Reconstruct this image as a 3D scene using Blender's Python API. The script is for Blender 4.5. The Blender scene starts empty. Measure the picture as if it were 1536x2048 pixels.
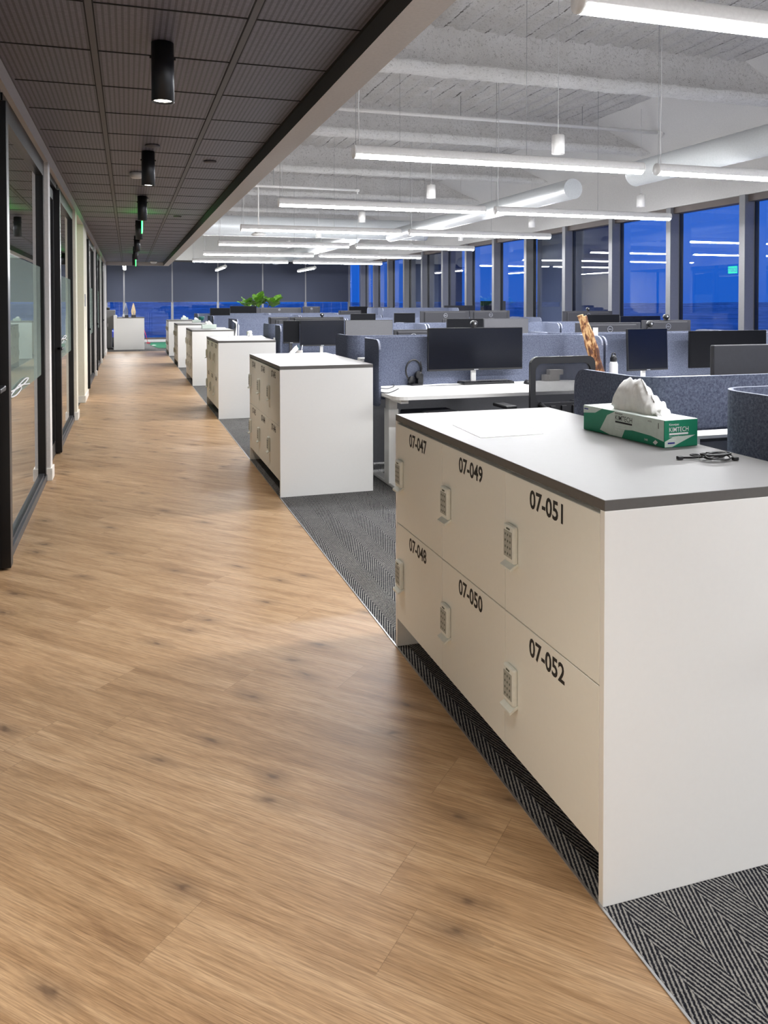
import bpy, bmesh, math, random
from mathutils import Vector, Matrix, noise as mnoise
random.seed(7)
S = bpy.context.scene
COL = S.collection
PI = math.pi

# ------------------------------------------------------------------ camera
F, CX, CY, PITCH, YAW, ROLL, EYE = 1604.838, 768.0, 641.70, -0.0217, 0.3089, -0.00096, 1.42
_f0 = Vector((math.sin(YAW), math.cos(YAW), 0)); _r0 = Vector((math.cos(YAW), -math.sin(YAW), 0)); _u0 = Vector((0, 0, 1))
FWD = _f0 * math.cos(PITCH) + _u0 * math.sin(PITCH)
_u2 = -_f0 * math.sin(PITCH) + _u0 * math.cos(PITCH)
RIGHT = _r0 * math.cos(ROLL) + _u2 * math.sin(ROLL)
UP = -_r0 * math.sin(ROLL) + _u2 * math.cos(ROLL)
CAM = Vector((0, 0, EYE))
cd = bpy.data.cameras.new('camera'); cam = bpy.data.objects.new('camera', cd); COL.objects.link(cam)
m = Matrix.Identity(4)
for i in range(3):
    m[i][0] = RIGHT[i]; m[i][1] = UP[i]; m[i][2] = -FWD[i]; m[i][3] = CAM[i]
cam.matrix_world = m
cd.sensor_fit = 'HORIZONTAL'; cd.sensor_width = 36; cd.lens = 36 * F / 1536
cd.shift_y = -(1024 - CY) / 1536; cd.shift_x = 0; cd.clip_start = 0.05; cd.clip_end = 9000
S.camera = cam
def at(px, py, X=None, Y=None, Z=None):
    """the point of the place seen at a photo pixel, on the plane X=, Y= or Z="""
    d = RIGHT * ((px - CX) / F) - UP * ((py - CY) / F) + FWD
    t = X / d.x if X is not None else Y / d.y if Y is not None else (Z - EYE) / d.z
    return CAM + d * t

# ------------------------------------------------------------------ look
S.view_settings.view_transform = 'Standard'; S.view_settings.look = 'None'
S.view_settings.exposure = 0.0; S.view_settings.gamma = 1.0; S.view_settings.use_curve_mapping = False
TUBE_POWER = 136.0        # ceiling tube lens
SPOT_POWER = 75.0        # corridor downlights (W)
SKY_POWER = 1.0
S.cycles.max_bounces = 10; S.cycles.diffuse_bounces = 5; S.cycles.glossy_bounces = 5
S.cycles.transparent_max_bounces = 12; S.cycles.transmission_bounces = 6
S.cycles.sample_clamp_indirect = 6.0; S.cycles.caustics_reflective = False; S.cycles.caustics_refractive = False

def lin(r, g, b):
    def f(c):
        c /= 255.0
        return c / 12.92 if c <= 0.04045 else ((c + 0.055) / 1.055) ** 2.4
    return (f(r), f(g), f(b), 1)

w = bpy.data.worlds.new('dusk_sky'); S.world = w; w.use_nodes = True
nt = w.node_tree; nt.nodes.clear()
wo = nt.nodes.new('ShaderNodeOutputWorld'); bg = nt.nodes.new('ShaderNodeBackground')
geo = nt.nodes.new('ShaderNodeNewGeometry'); sx = nt.nodes.new('ShaderNodeSeparateXYZ'); ramp = nt.nodes.new('ShaderNodeValToRGB')
ab = nt.nodes.new('ShaderNodeMath'); ab.operation = 'MULTIPLY'; ab.inputs[1].default_value = -1
nt.links.new(geo.outputs['Incoming'], sx.inputs[0]); nt.links.new(sx.outputs['Z'], ab.inputs[0]); nt.links.new(ab.outputs[0], ramp.inputs[0])
e = ramp.color_ramp.elements
e[0].position = 0.0; e[0].color = lin(30, 98, 205)
e[1].position = 0.6; e[1].color = lin(46, 96, 200)
x = e.new(0.12); x.color = lin(42, 106, 214)
nt.links.new(ramp.outputs[0], bg.inputs[0]); bg.inputs[1].default_value = SKY_POWER
nt.links.new(bg.outputs[0], wo.inputs[0])

# ------------------------------------------------------------------ materials
class N:
    """small helper round a node tree"""
    def __init__(s, name):
        s.m = bpy.data.materials.new(name); s.m.use_nodes = True; s.t = s.m.node_tree
        s.b = s.t.nodes['Principled BSDF']; s.out = s.t.nodes['Material Output']
    def n(s, kind, **kw):
        o = s.t.nodes.new('ShaderNode' + kind)
        for k, v in kw.items(): setattr(o, k, v)
        return o
    def l(s, a, b): s.t.links.new(a, b)
    def val(s, sock, v):
        if isinstance(v, (int, float)): sock.default_value = v
        else: s.l(v, sock)
    def math(s, op, a, b=0.0, c=None):
        o = s.n('Math', operation=op); s.val(o.inputs[0], a); s.val(o.inputs[1], b)
        if c is not None: s.val(o.inputs[2], c)
        return o.outputs[0]
    def pos(s, scale=(1, 1, 1), rot=(0, 0, 0)):
        tc = s.n('TexCoord'); mp = s.n('Mapping'); mp.inputs['Scale'].default_value = scale; mp.inputs['Rotation'].default_value = rot
        s.l(tc.outputs['Object'], mp.inputs[0]); return mp.outputs[0]
    def noise(s, vec, scale, detail=3, rough=0.55, dist=0.0):
        o = s.n('TexNoise'); s.l(vec, o.inputs['Vector']); o.inputs['Scale'].default_value = scale
        o.inputs['Detail'].default_value = detail; o.inputs['Roughness'].default_value = rough; o.inputs['Distortion'].default_value = dist
        return o
    def ramp(s, fac, stops):
        o = s.n('ValToRGB'); s.l(fac, o.inputs[0]); el = o.color_ramp.elements
        el[0].position, el[0].color = stops[0]; el[1].position, el[1].color = stops[-1]
        for p, c in stops[1:-1]:
            q = el.new(p); q.color = c
        return o.outputs[0]
    def mix(s, fac, a, b, mode='MIX'):
        o = s.n('MixRGB', blend_type=mode); s.val(o.inputs[0], fac)
        for k, v in ((1, a), (2, b)):
            if isinstance(v, tuple): o.inputs[k].default_value = v
            else: s.l(v, o.inputs[k])
        return o.outputs[0]
    def bump(s, h, strength=0.3, dist=0.01):
        o = s.n('Bump'); o.inputs['Strength'].default_value = strength; o.inputs['Distance'].default_value = dist
        s.l(h, o.inputs['Height']); s.l(o.outputs[0], s.b.inputs['Normal'])
    def set(s, color=None, rough=0.5, metal=0.0, spec=0.5):
        if color is not None:
            if isinstance(color, tuple): s.b.inputs['Base Color'].default_value = color
            else: s.l(color, s.b.inputs['Base Color'])
        s.val(s.b.inputs['Roughness'], rough); s.b.inputs['Metallic'].default_value = metal
        s.b.inputs['Specular IOR Level'].default_value = spec
        return s.m

def plain(name, rgb, rough=0.5, metal=0.0, spec=0.5, grain=0.04, gscale=60):
    q = N(name); nz = q.noise(q.pos(), gscale, 2)
    c = lin(*rgb); d = tuple(x * (1 - grain * 2) for x in c[:3]) + (1,)
    col = q.ramp(nz.outputs[0], [(0.3, d), (0.7, c)])
    return q.set(col, rough, metal, spec)

def emit(name, rgb, power):
    q = N(name); q.b.inputs['Base Color'].default_value = (0.9, 0.9, 0.9, 1)
    q.b.inputs['Emission Color'].default_value = lin(*rgb); q.b.inputs['Emission Strength'].default_value = power
    return q.m

def m_wood_floor():
    q = N('oak_plank_vinyl')
    v = q.pos(rot=(0, 0, math.radians(45)))
    sp = q.n('SeparateXYZ'); q.l(v, sp.inputs[0])
    U, V = sp.outputs[0], sp.outputs[1]
    WID, LEN = 0.21, 1.35
    row = q.math('FLOOR', q.math('DIVIDE', V, WID))
    wn = q.n('TexWhiteNoise', noise_dimensions='1D'); q.l(row, wn.inputs['W'])
    us = q.math('DIVIDE', q.math('ADD', U, q.math('MULTIPLY', wn.outputs['Value'], LEN)), LEN)
    colm = q.math('FLOOR', us)
    wn2 = q.n('TexWhiteNoise', noise_dimensions='2D'); cb = q.n('CombineXYZ'); q.l(row, cb.inputs[0]); q.l(colm, cb.inputs[1]); q.l(cb.outputs[0], wn2.inputs['Vector'])
    pid = wn2.outputs['Value']
    # grain: noise stretched along the plank, shifted per plank
    g = q.n('CombineXYZ'); q.l(q.math('ADD', q.math('MULTIPLY', U, 1.0), q.math('MULTIPLY', pid, 37.0)), g.inputs[0])
    q.l(q.math('MULTIPLY', V, 9.0), g.inputs[1]); q.l(q.math('MULTIPLY', pid, 11.0), g.inputs[2])
    warp = q.noise(g.outputs[0], 1.2, 3)
    big = q.noise(g.outputs[0], 1.6, 5, 0.62, 0.7)
    g2 = q.n('CombineXYZ'); q.l(q.math('ADD', q.math('MULTIPLY', U, 3.0), q.math('MULTIPLY', pid, 91.0)), g2.inputs[0]); q.l(q.math('MULTIPLY', V, 120.0), g2.inputs[1])
    fine = q.noise(g2.outputs[0], 1.6, 4, 0.6)
    g3 = q.n('CombineXYZ'); q.l(q.math('ADD', q.math('MULTIPLY', U, 18.0), q.math('MULTIPLY', pid, 17.0)), g3.inputs[0]); q.l(q.math('MULTIPLY', V, 420.0), g3.inputs[1])
    pore = q.noise(g3.outputs[0], 1.0, 2)
    col = q.ramp(big.outputs[0], [(0.28, lin(164, 130, 96)), (0.44, lin(192, 157, 119)), (0.56, lin(205, 171, 133)), (0.74, lin(219, 187, 150))])
    col = q.mix(0.55, col, q.ramp(fine.outputs[0], [(0.34, lin(168, 158, 148)), (0.58, lin(255, 255, 255))]), 'MULTIPLY')
    col = q.mix(0.35, col, q.ramp(pore.outputs[0], [(0.38, lin(170, 160, 150)), (0.55, lin(255, 255, 255))]), 'MULTIPLY')
    # knots
    kv = q.n('CombineXYZ'); q.l(q.math('MULTIPLY', U, 1.9), kv.inputs[0]); q.l(q.math('MULTIPLY', V, 4.6), kv.inputs[1])
    wv = q.n('VectorMath', operation='ADD'); q.l(kv.outputs[0], wv.inputs[0])
    ws = q.n('VectorMath', operation='SCALE'); q.l(q.noise(kv.outputs[0], 5.0, 2).outputs['Color'], ws.inputs[0]); ws.inputs['Scale'].default_value = 0.22; q.l(ws.outputs[0], wv.inputs[1])
    vo = q.n('TexVoronoi', feature='F1', voronoi_dimensions='2D'); q.l(wv.outputs[0], vo.inputs['Vector']); vo.inputs['Scale'].default_value = 1.0
    sel = q.n('SeparateXYZ'); q.l(vo.outputs['Color'], sel.inputs[0])
    pick = q.math('GREATER_THAN', sel.outputs[0], 0.42)
    core = q.ramp(vo.outputs['Distance'], [(0.015, (1, 1, 1, 1)), (0.06, (0.45, 0.45, 0.45, 1)), (0.21, (0, 0, 0, 1))])
    kf = q.math('MULTIPLY', q.math('MULTIPLY', core, pick), 0.8)
    col = q.mix(kf, col, lin(92, 70, 54))
    # plank tone and seams
    tone = q.ramp(pid, [(0.0, lin(236, 232, 226)), (1.0, lin(255, 255, 255))])
    col = q.mix(0.8, col, tone, 'MULTIPLY')
    fv = q.math('FRACT', q.math('DIVIDE', V, WID)); fu = q.math('FRACT', us)
    s1 = q.math('LESS_THAN', fv, 0.008); s2 = q.math('LESS_THAN', fu, 0.0014)
    col = q.mix(q.math('MULTIPLY', q.math('MAXIMUM', s1, s2), 0.35), col, lin(90, 66, 46))
    q.bump(fine.outputs[0], 0.06, 0.002)
    return q.set(col, q.math('ADD', 0.34, q.math('MULTIPLY', fine.outputs[0], 0.16)), 0, 0.45)

def m_carpet():
    q = N('herringbone_carpet')
    v = q.pos(); sp = q.n('SeparateXYZ'); q.l(v, sp.inputs[0]); X, Y = sp.outputs[0], sp.outputs[1]
    wob = q.noise(v, 160, 2); wob2 = q.noise(v, 420, 2)
    pp = q.math('PINGPONG', X, 0.1)
    t = q.math('ADD', X, q.math('MULTIPLY', Y, 0.0))
    band = q.math('FLOOR', q.math('DIVIDE', X, 0.1))
    sg = q.math('SUBTRACT', q.math('MULTIPLY', q.math('ABSOLUTE', q.math('MODULO', band, 2.0)), 2.0), 1.0)
    t = q.math('ADD', q.math('MULTIPLY', X, 0.94), q.math('MULTIPLY', q.math('MULTIPLY', Y, 0.30), sg))
    t = q.math('ADD', t, q.math('MULTIPLY', q.math('SUBTRACT', wob.outputs[0], 0.5), 0.0065))
    sn = q.math('SINE', q.math('MULTIPLY', t, 2 * PI / 0.0102))
    h = q.math('ADD', sn, q.math('MULTIPLY', q.math('SUBTRACT', wob2.outputs[0], 0.5), 2.4))
    h = q.math('ADD', q.math('MULTIPLY', h, 0.5), 0.5)
    big = q.noise(v, 3.0, 2)
    col = q.ramp(h, [(0.15, lin(30, 31, 38)), (0.5, lin(80, 80, 85)), (0.9, lin(160, 158, 153))])
    col = q.mix(0.25, col, q.ramp(big.outputs[0], [(0.3, lin(190, 190, 190)), (0.7, lin(255, 255, 255))]), 'MULTIPLY')
    q.bump(h, 0.6, 0.004)
    return q.set(col, 0.95, 0, 0.1)

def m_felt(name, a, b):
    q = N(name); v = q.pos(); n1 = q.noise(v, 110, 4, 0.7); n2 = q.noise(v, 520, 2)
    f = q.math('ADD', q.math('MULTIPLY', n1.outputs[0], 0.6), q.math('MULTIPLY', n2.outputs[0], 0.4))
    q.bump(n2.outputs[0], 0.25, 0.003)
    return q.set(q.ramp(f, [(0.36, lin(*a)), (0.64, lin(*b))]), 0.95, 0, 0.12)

def m_spray(name, dark, light, ribs=False):
    q = N(name); v = q.pos(); n1 = q.noise(v, 26, 5, 0.72); n2 = q.noise(v, 95, 3, 0.65); n3 = q.noise(v, 3.0, 3)
    h = q.math('ADD', q.math('MULTIPLY', n1.outputs[0], 0.55), q.math('MULTIPLY', n2.outputs[0], 0.45))
    col = q.ramp(h, [(0.30, lin(*dark)), (0.47, lin(*light))])
    col = q.mix(0.5, col, q.ramp(n3.outputs[0], [(0.3, lin(228, 226, 222)), (0.7, lin(255, 255, 255))]), 'MULTIPLY')
    if ribs:   # crevice shade painted in where coating is missing, in ragged patches along the ribs
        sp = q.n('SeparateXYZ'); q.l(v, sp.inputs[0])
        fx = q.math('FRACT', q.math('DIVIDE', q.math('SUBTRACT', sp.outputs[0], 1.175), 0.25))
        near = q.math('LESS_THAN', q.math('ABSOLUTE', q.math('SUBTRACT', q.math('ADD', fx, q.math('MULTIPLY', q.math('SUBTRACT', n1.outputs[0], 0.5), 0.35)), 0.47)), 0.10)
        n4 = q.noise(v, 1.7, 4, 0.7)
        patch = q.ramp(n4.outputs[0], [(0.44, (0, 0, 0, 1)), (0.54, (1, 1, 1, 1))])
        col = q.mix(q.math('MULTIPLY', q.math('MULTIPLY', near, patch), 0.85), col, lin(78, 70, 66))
    q.bump(h, 1.0, 0.035)
    return q.set(col, 0.95, 0, 0.1)

def m_black_tile():
    q = N('perforated_black_tile'); v = q.pos(); sp = q.n('SeparateXYZ'); q.l(v, sp.inputs[0]); X, Y = sp.outputs[0], sp.outputs[1]
    fx = q.math('FRACT', q.math('DIVIDE', X, 0.0265)); fy = q.math('FRACT', q.math('DIVIDE', Y, 0.0135))
    a = q.math('LESS_THAN', q.math('ABSOLUTE', q.math('SUBTRACT', fx, 0.5)), 0.2)
    b = q.math('LESS_THAN', q.math('ABSOLUTE', q.math('SUBTRACT', fy, 0.5)), 0.34)
    hole = q.math('MULTIPLY', a, b)
    n1 = q.noise(v, 40, 2)
    base = q.ramp(n1.outputs[0], [(0.3, lin(102, 98, 107)), (0.7, lin(114, 110, 119))])
    return q.set(q.mix(hole, base, lin(62, 59, 65)), 0.5, 0.0, 0.4)

def m_glass(name, tint, gain=1.0, rough=0.0, f0=0.055):
    """thin pane: see-through with an angle-dependent mirror share, the same from both faces"""
    q = N(name); q.t.nodes.remove(q.b)
    ge = q.n('NewGeometry'); dp = q.n('VectorMath', operation='DOT_PRODUCT'); q.l(ge.outputs['Normal'], dp.inputs[0]); q.l(ge.outputs['Incoming'], dp.inputs[1])
    g = q.math('POWER', q.math('SUBTRACT', 1.0, q.math('ABSOLUTE', dp.outputs['Value'])), 5.0)
    fr = q.math('MINIMUM', q.math('MULTIPLY', q.math('ADD', f0, q.math('MULTIPLY', g, 1 - f0)), gain), 1.0)
    tr = q.n('BsdfTransparent'); tr.inputs[0].default_value = tint
    gl = q.n('BsdfGlossy'); gl.inputs['Roughness'].default_value = rough; gl.inputs[0].default_value = (1, 1, 1, 1)
    mx = q.n('MixShader'); q.l(fr, mx.inputs[0])
    q.l(tr.outputs[0], mx.inputs[1]); q.l(gl.outputs[0], mx.inputs[2]); q.l(mx.outputs[0], q.out.inputs[0])
    return q.m

def m_film():
    q = N('frosted_film'); q.t.nodes.remove(q.b)
    tr = q.n('BsdfTransparent'); tr.inputs[0].default_value = (0.9, 0.95, 0.93, 1)
    df = q.n('BsdfDiffuse'); df.inputs[0].default_value = lin(196, 208, 200)
    mx = q.n('MixShader'); mx.inputs[0].default_value = 0.16
    q.l(tr.outputs[0], mx.inputs[1]); q.l(df.outputs[0], mx.inputs[2]); q.l(mx.outputs[0], q.out.inputs[0]); return q.m

def m_mesh_fabric():
    q = N('black_mesh_fabric'); v = q.pos()
    sp = q.n('SeparateXYZ'); q.l(v, sp.inputs[0])
    a = q.math('LESS_THAN', q.math('FRACT', q.math('MULTIPLY', sp.outputs[0], 260)), 0.42)
    b = q.math('LESS_THAN', q.math('FRACT', q.math('MULTIPLY', sp.outputs[2], 260)), 0.42)
    al = q.math('ADD', q.math('MULTIPLY', q.math('MAXIMUM', a, b), 0.5), 0.22)
    q.l(al, q.b.inputs['Alpha']); return q.set(lin(30, 31, 38), 0.8)

def m_ground():
    q = N('dusk_plain'); v = q.pos(); n1 = q.noise(v, 0.006, 6, 0.62); n2 = q.noise(v, 0.05, 3)
    c = q.ramp(n1.outputs[0], [(0.35, lin(168, 180, 186)), (0.5, lin(200, 210, 216)), (0.68, lin(232, 238, 242))])
    c = q.mix(0.5, c, q.ramp(n2.outputs[0], [(0.35, lin(150, 150, 150)), (0.6, lin(255, 255, 255))]), 'MULTIPLY')
    return q.set(c, 1.0, 0, 0.0)

def m_bark():
    q = N('pale_stripped_bark'); v = q.pos(scale=(1, 1, 0.25)); n1 = q.noise(v, 60, 4, 0.6); n2 = q.noise(q.pos(), 9, 2)
    f = q.math('ADD', q.math('MULTIPLY', n1.outputs[0], 0.5), q.math('MULTIPLY', n2.outputs[0], 0.5))
    q.bump(n1.outputs[0], 0.5, 0.004)
    return q.set(q.ramp(f, [(0.45, lin(78, 44, 26)), (0.52, lin(140, 88, 50)), (0.59, lin(214, 176, 126))]), 0.7)

def m_leaf():
    q = N('fig_leaf_green'); n1 = q.noise(q.pos(), 14, 3)
    return q.set(q.ramp(n1.outputs[0], [(0.35, lin(58, 104, 30)), (0.65, lin(112, 158, 52))]), 0.35)

M = dict(
    floor=m_wood_floor(), carpet=m_carpet(), tile=m_black_tile(),
    felt=m_felt('slate_felt', (66, 72, 91), (124, 130, 149)), felt_edge=m_felt('toplit_felt_edge', (128, 133, 148), (170, 174, 188)),  # felt_edge: light from above painted in as a paler top edge
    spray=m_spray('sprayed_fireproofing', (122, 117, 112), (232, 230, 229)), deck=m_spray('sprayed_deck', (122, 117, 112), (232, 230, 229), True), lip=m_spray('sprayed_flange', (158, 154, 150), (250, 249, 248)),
    gyp=plain('white_gypsum', (226, 224, 222), 0.85, 0, 0.2), gyp_warm=plain('cream_wall', (236, 230, 214), 0.8, 0, 0.2), gyp_grey=plain('grey_painted_wall', (198, 192, 188), 0.8, 0, 0.2),
    trimblack=plain('black_gypsum', (70, 70, 70), 0.7, 0, 0.3), gridblack=plain('dark_ceiling_grid', (84, 78, 80), 0.5), groove=plain('black_joint', (8, 8, 9), 0.8),
    base=plain('white_baseboard', (238, 236, 230), 0.5),
    frame=plain('black_aluminium', (16, 16, 18), 0.35, 0.0), sill=plain('dark_anodised_sill', (74, 76, 82), 0.4, 0.6),
    glassin=m_glass('partition_glass', (0.84, 0.90, 0.88, 1), 1.3), glasswin=m_glass('window_glass', (0.94, 0.97, 1.0, 1), 1.0), film=m_film(),
    mull=plain('grey_mullion', (128, 128, 132), 0.4, 0.35), mullframe=plain('brown_window_head', (98, 88, 84), 0.5, 0.2), blind=plain('charcoal_blind', (68, 72, 86), 0.9, 0, 0.1, 0.06, 300),
    darkcol=plain('dark_exterior_column', (62, 70, 98), 0.8), extwall=plain('pale_sill_wall', (206, 206, 206), 0.7),
    white=plain('white_laminate', (236, 235, 232), 0.38, 0, 0.45, 0.006), door=plain('locker_laminate', (236, 236, 230), 0.45, 0, 0.4, 0.006), top=plain('pale_locker_top', (128, 126, 125), 0.46, 0, 0.35, 0.01, 25),
    edge=plain('charcoal_edge_band', (96, 93, 90), 0.5), recess=plain('dark_toe_kick', (70, 70, 72), 0.8), ink=plain('black_lettering', (38, 36, 36), 0.7), lockwhite=plain('white_lock_plastic', (235, 238, 232), 0.4),
    lockpad=plain('grey_keypad', (172, 174, 168), 0.5), lockkey=plain('dark_keypad_mark', (90, 96, 86), 0.6),
    lens=emit('lit_tube_lens', (252, 253, 255), TUBE_POWER), house=plain('white_tube_housing', (236, 234, 232), 0.4), cord=plain('white_cord', (226, 226, 226), 0.6), wire=plain('steel_wire', (170, 170, 172), 0.4, 0.5),
    duct=plain('white_spiral_duct', (222, 226, 228), 0.35, 0.1, 0.6), slot=plain('black_slot', (24, 24, 26), 0.6),
    black=plain('black_plastic', (18, 18, 22), 0.45), black2=plain('dark_grey_plastic', (62, 62, 66), 0.5), screen=plain('black_screen', (13, 15, 24), 0.18, 0, 0.5), screengrey=plain('dull_grey_screen', (84, 84, 88), 0.45),
    back=plain('charcoal_monitor_back', (58, 58, 62), 0.5, 0, 0.3), deepblack=plain('matt_black_screen', (9, 10, 15), 0.6, 0, 0.15), silver=plain('silver_metal', (196, 198, 202), 0.3, 0.8), chrome=plain('chrome', (220, 222, 226), 0.12, 1.0),
    spotlens=emit('lit_downlight_lens', (255, 244, 226), 30.0), green=emit('lit_green_exit', (4, 228, 72), 9.0),
    paper=plain('white_paper', (246, 245, 246), 0.8), tissue=plain('white_tissue', (246, 245, 243), 0.9), boxgreen=plain('tissue_box_green', (22, 134, 100), 0.5), boxpale=plain('tissue_box_pale', (214, 226, 216), 0.5), boxtop=plain('tissue_box_lid', (228, 240, 232), 0.5),
    navy=plain('navy_print', (40, 44, 140), 0.5), mesh=m_mesh_fabric(), bark=m_bark(), cut=plain('cut_wood', (232, 204, 160), 0.7), leaf=m_leaf(), stem=plain('plant_stem', (96, 82, 50), 0.8), pot=plain('pale_plant_pot', (210, 210, 208), 0.6), soil=plain('soil', (50, 38, 30), 0.95),
    yellow=plain('yellow_note', (232, 226, 150), 0.8), blue=plain('blue_plastic', (40, 66, 200), 0.4), greymat=plain('grey_cabinet', (120, 120, 124), 0.5), greencloth=plain('green_putting_mat', (24, 104, 70), 0.9), red=plain('red_metal', (190, 40, 60), 0.4),
    gold=plain('warm_metal', (214, 190, 150), 0.25, 0.8), teal=plain('teal_ceramic', (30, 96, 92), 0.4), ground=m_ground(), cushion=plain('navy_cushion', (30, 32, 46), 0.9), card=plain('cardboard', (196, 160, 110), 0.8), greybox=plain('grey_carton', (170, 166, 162), 0.8), pillow=plain('pale_upholstery', (228, 226, 222), 0.8), mirror=plain('brushed_steel', (190, 190, 192), 0.3, 0.9),
)

# ------------------------------------------------------------------ mesh helpers
def bx(bm, x0, x1, y0, y1, z0, z1, mi=0, bev=0.0, seg=2):
    vs = [bm.verts.new((x, y, z)) for z in (z0, z1) for y in (y0, y1) for x in (x0, x1)]
    fs = [bm.faces.new([vs[i] for i in f]) for f in ((0, 2, 3, 1), (4, 5, 7, 6), (0, 1, 5, 4), (2, 6, 7, 3), (0, 4, 6, 2), (1, 3, 7, 5))]
    for f in fs: f.material_index = mi
    if bev > 0:
        es = list({e for f in fs for e in f.edges})
        r = bmesh.ops.bevel(bm, geom=es, offset=bev, segments=seg, affect='EDGES', profile=0.5)
        for f in r['faces']: f.material_index = mi
    return fs
def tube(bm, pts, r, seg=10, mi=0, cap=True, rs=None):
    pts = [Vector(p) for p in pts]; rings = []; prev = None
    for i, p in enumerate(pts):
        d = (pts[min(i + 1, len(pts) - 1)] - pts[max(i - 1, 0)]).normalized()
        if prev is None:
            a = Vector((0, 0, 1)) if abs(d.z) < 0.9 else Vector((1, 0, 0))
            u = d.cross(a).normalized()
        else:
            u = (prev - d * prev.dot(d)).normalized()
        prev = u; v = d.cross(u); rr = rs[i] if rs else r
        rings.append([bm.verts.new(p + (u * math.cos(2 * PI * k / seg) + v * math.sin(2 * PI * k / seg)) * rr) for k in range(seg)])
    for a, b in zip(rings, rings[1:]):
        for k in range(seg):
            f = bm.faces.new((a[k], a[(k + 1) % seg], b[(k + 1) % seg], b[k])); f.material_index = mi; f.smooth = True
    if cap:
        for rg in (rings[0][::-1], rings[-1]):
            f = bm.faces.new(rg); f.material_index = mi
def lathe(bm, prof, c=(0, 0, 0), seg=24, mi=0, axis='Z'):
    rings = []
    for r, h in prof:
        ring = []
        for k in range(seg):
            a = 2 * PI * k / seg; x, y = r * math.cos(a), r * math.sin(a)
            p = (x, y, h) if axis == 'Z' else (x, h, y) if axis == 'Y' else (h, x, y)
            ring.append(bm.verts.new(Vector(c) + Vector(p)))
        rings.append(ring)
    for a, b in zip(rings, rings[1:]):
        for k in range(seg):
            f = bm.faces.new((a[k], a[(k + 1) % seg], b[(k + 1) % seg], b[k])); f.material_index = mi; f.smooth = True
    for rg in (rings[0][::-1], rings[-1]):
        if (rg[0].co - rg[seg // 2].co).length > 1e-5:
            f = bm.faces.new(rg); f.material_index = mi
def prism(bm, poly, z0, z1, mi=0):
    a = [bm.verts.new((x, y, z0)) for x, y in poly]; b = [bm.verts.new((x, y, z1)) for x, y in poly]; n = len(poly)
    fs = [bm.faces.new(a[::-1]), bm.faces.new(b)] + [bm.faces.new((a[k], a[(k + 1) % n], b[(k + 1) % n], b[k])) for k in range(n)]
    for f in fs: f.material_index = mi
    return fs
def rrect(x0, x1, y0, y1, r, n=5):
    out = []
    for cx, cy, a0 in ((x1 - r, y1 - r, 0), (x0 + r, y1 - r, PI / 2), (x0 + r, y0 + r, PI), (x1 - r, y0 + r, 1.5 * PI)):
        for k in range(n + 1):
            a = a0 + PI / 2 * k / n; out.append((cx + r * math.cos(a), cy + r * math.sin(a)))
    return out
def obj(name, bm, mats, parent=None, loc=None, rot=None):
    bmesh.ops.recalc_face_normals(bm, faces=bm.faces[:])
    me = bpy.data.meshes.new(name); bm.to_mesh(me); bm.free()
    for q in (mats if isinstance(mats, (list, tuple)) else [mats]): me.materials.append(M[q])
    o = bpy.data.objects.new(name, me); COL.objects.link(o)
    if parent: o.parent = parent
    if loc: o.location = loc
    if rot: o.rotation_euler = rot
    return o
def B(): return bmesh.new()
def tag(o, label, cat, group=None, kind=None):
    o['label'] = label; o['category'] = cat
    if group: o['group'] = group
    if kind: o['kind'] = kind
    return o
def thing(name, label, cat, loc=(0, 0, 0), rz=0.0, group=None):
    o = bpy.data.objects.new(name, None); o.empty_display_size = 0.1; COL.objects.link(o)
    o.location = loc; o.rotation_euler = (0, 0, rz); return tag(o, label, cat, group)
def struct(name, bm, mats, parent=None):
    o = obj(name, bm, mats, parent)
    if not parent: o['kind'] = 'structure'
    return o
def dup(root, loc=None, rz=None, label=None, group=None):
    r = root.copy(); COL.objects.link(r)
    if loc is not None: r.location = loc
    if rz is not None: r.rotation_euler = (0, 0, rz)
    if label: r['label'] = label
    if group: r['group'] = group
    for ch in list(root.children):
        c = ch.copy(); COL.objects.link(c); c.parent = r
        for g in list(ch.children):
            d = g.copy(); COL.objects.link(d); d.parent = c
    return r
_txt = {}
def text_bm(bm, s, size, origin, ux, uy, nrm, mi=0, bold=0.0, sx=1.0, center=False, thick=0.0004):
    """lettering as a thin mesh: origin is the left end of the baseline, ux/uy the reading and up directions"""
    key = (s, bold)
    if key not in _txt:
        cu = bpy.data.curves.new('lettering', 'FONT'); cu.body = s; cu.size = 1.0; cu.offset = bold; cu.resolution_u = 3; cu.fill_mode = 'FRONT'
        o = bpy.data.objects.new('lettering', cu); COL.objects.link(o)
        bpy.context.view_layer.update()
        me = o.evaluated_get(bpy.context.evaluated_depsgraph_get()).to_mesh()
        _txt[key] = ([v.co.copy() for v in me.vertices], [list(p.vertices) for p in me.polygons])
        o.evaluated_get(bpy.context.evaluated_depsgraph_get()).to_mesh_clear()
        bpy.data.objects.remove(o); bpy.data.curves.remove(cu)
    vs, fs = _txt[key]
    if not vs: return
    x0 = min(v.x for v in vs); x1 = max(v.x for v in vs)
    o = Vector(origin); ux = Vector(ux); uy = Vector(uy); nrm = Vector(nrm)
    sh = -(x1 - x0) / 2 if center else 0
    nv = [bm.verts.new(o + ux * ((v.x - x0 + sh) * size * sx) + uy * (v.y * size) + nrm * thick) for v in vs]
    for f in fs:
        try:
            q = bm.faces.new([nv[i] for i in f]); q.material_index = mi
        except ValueError: pass

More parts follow.
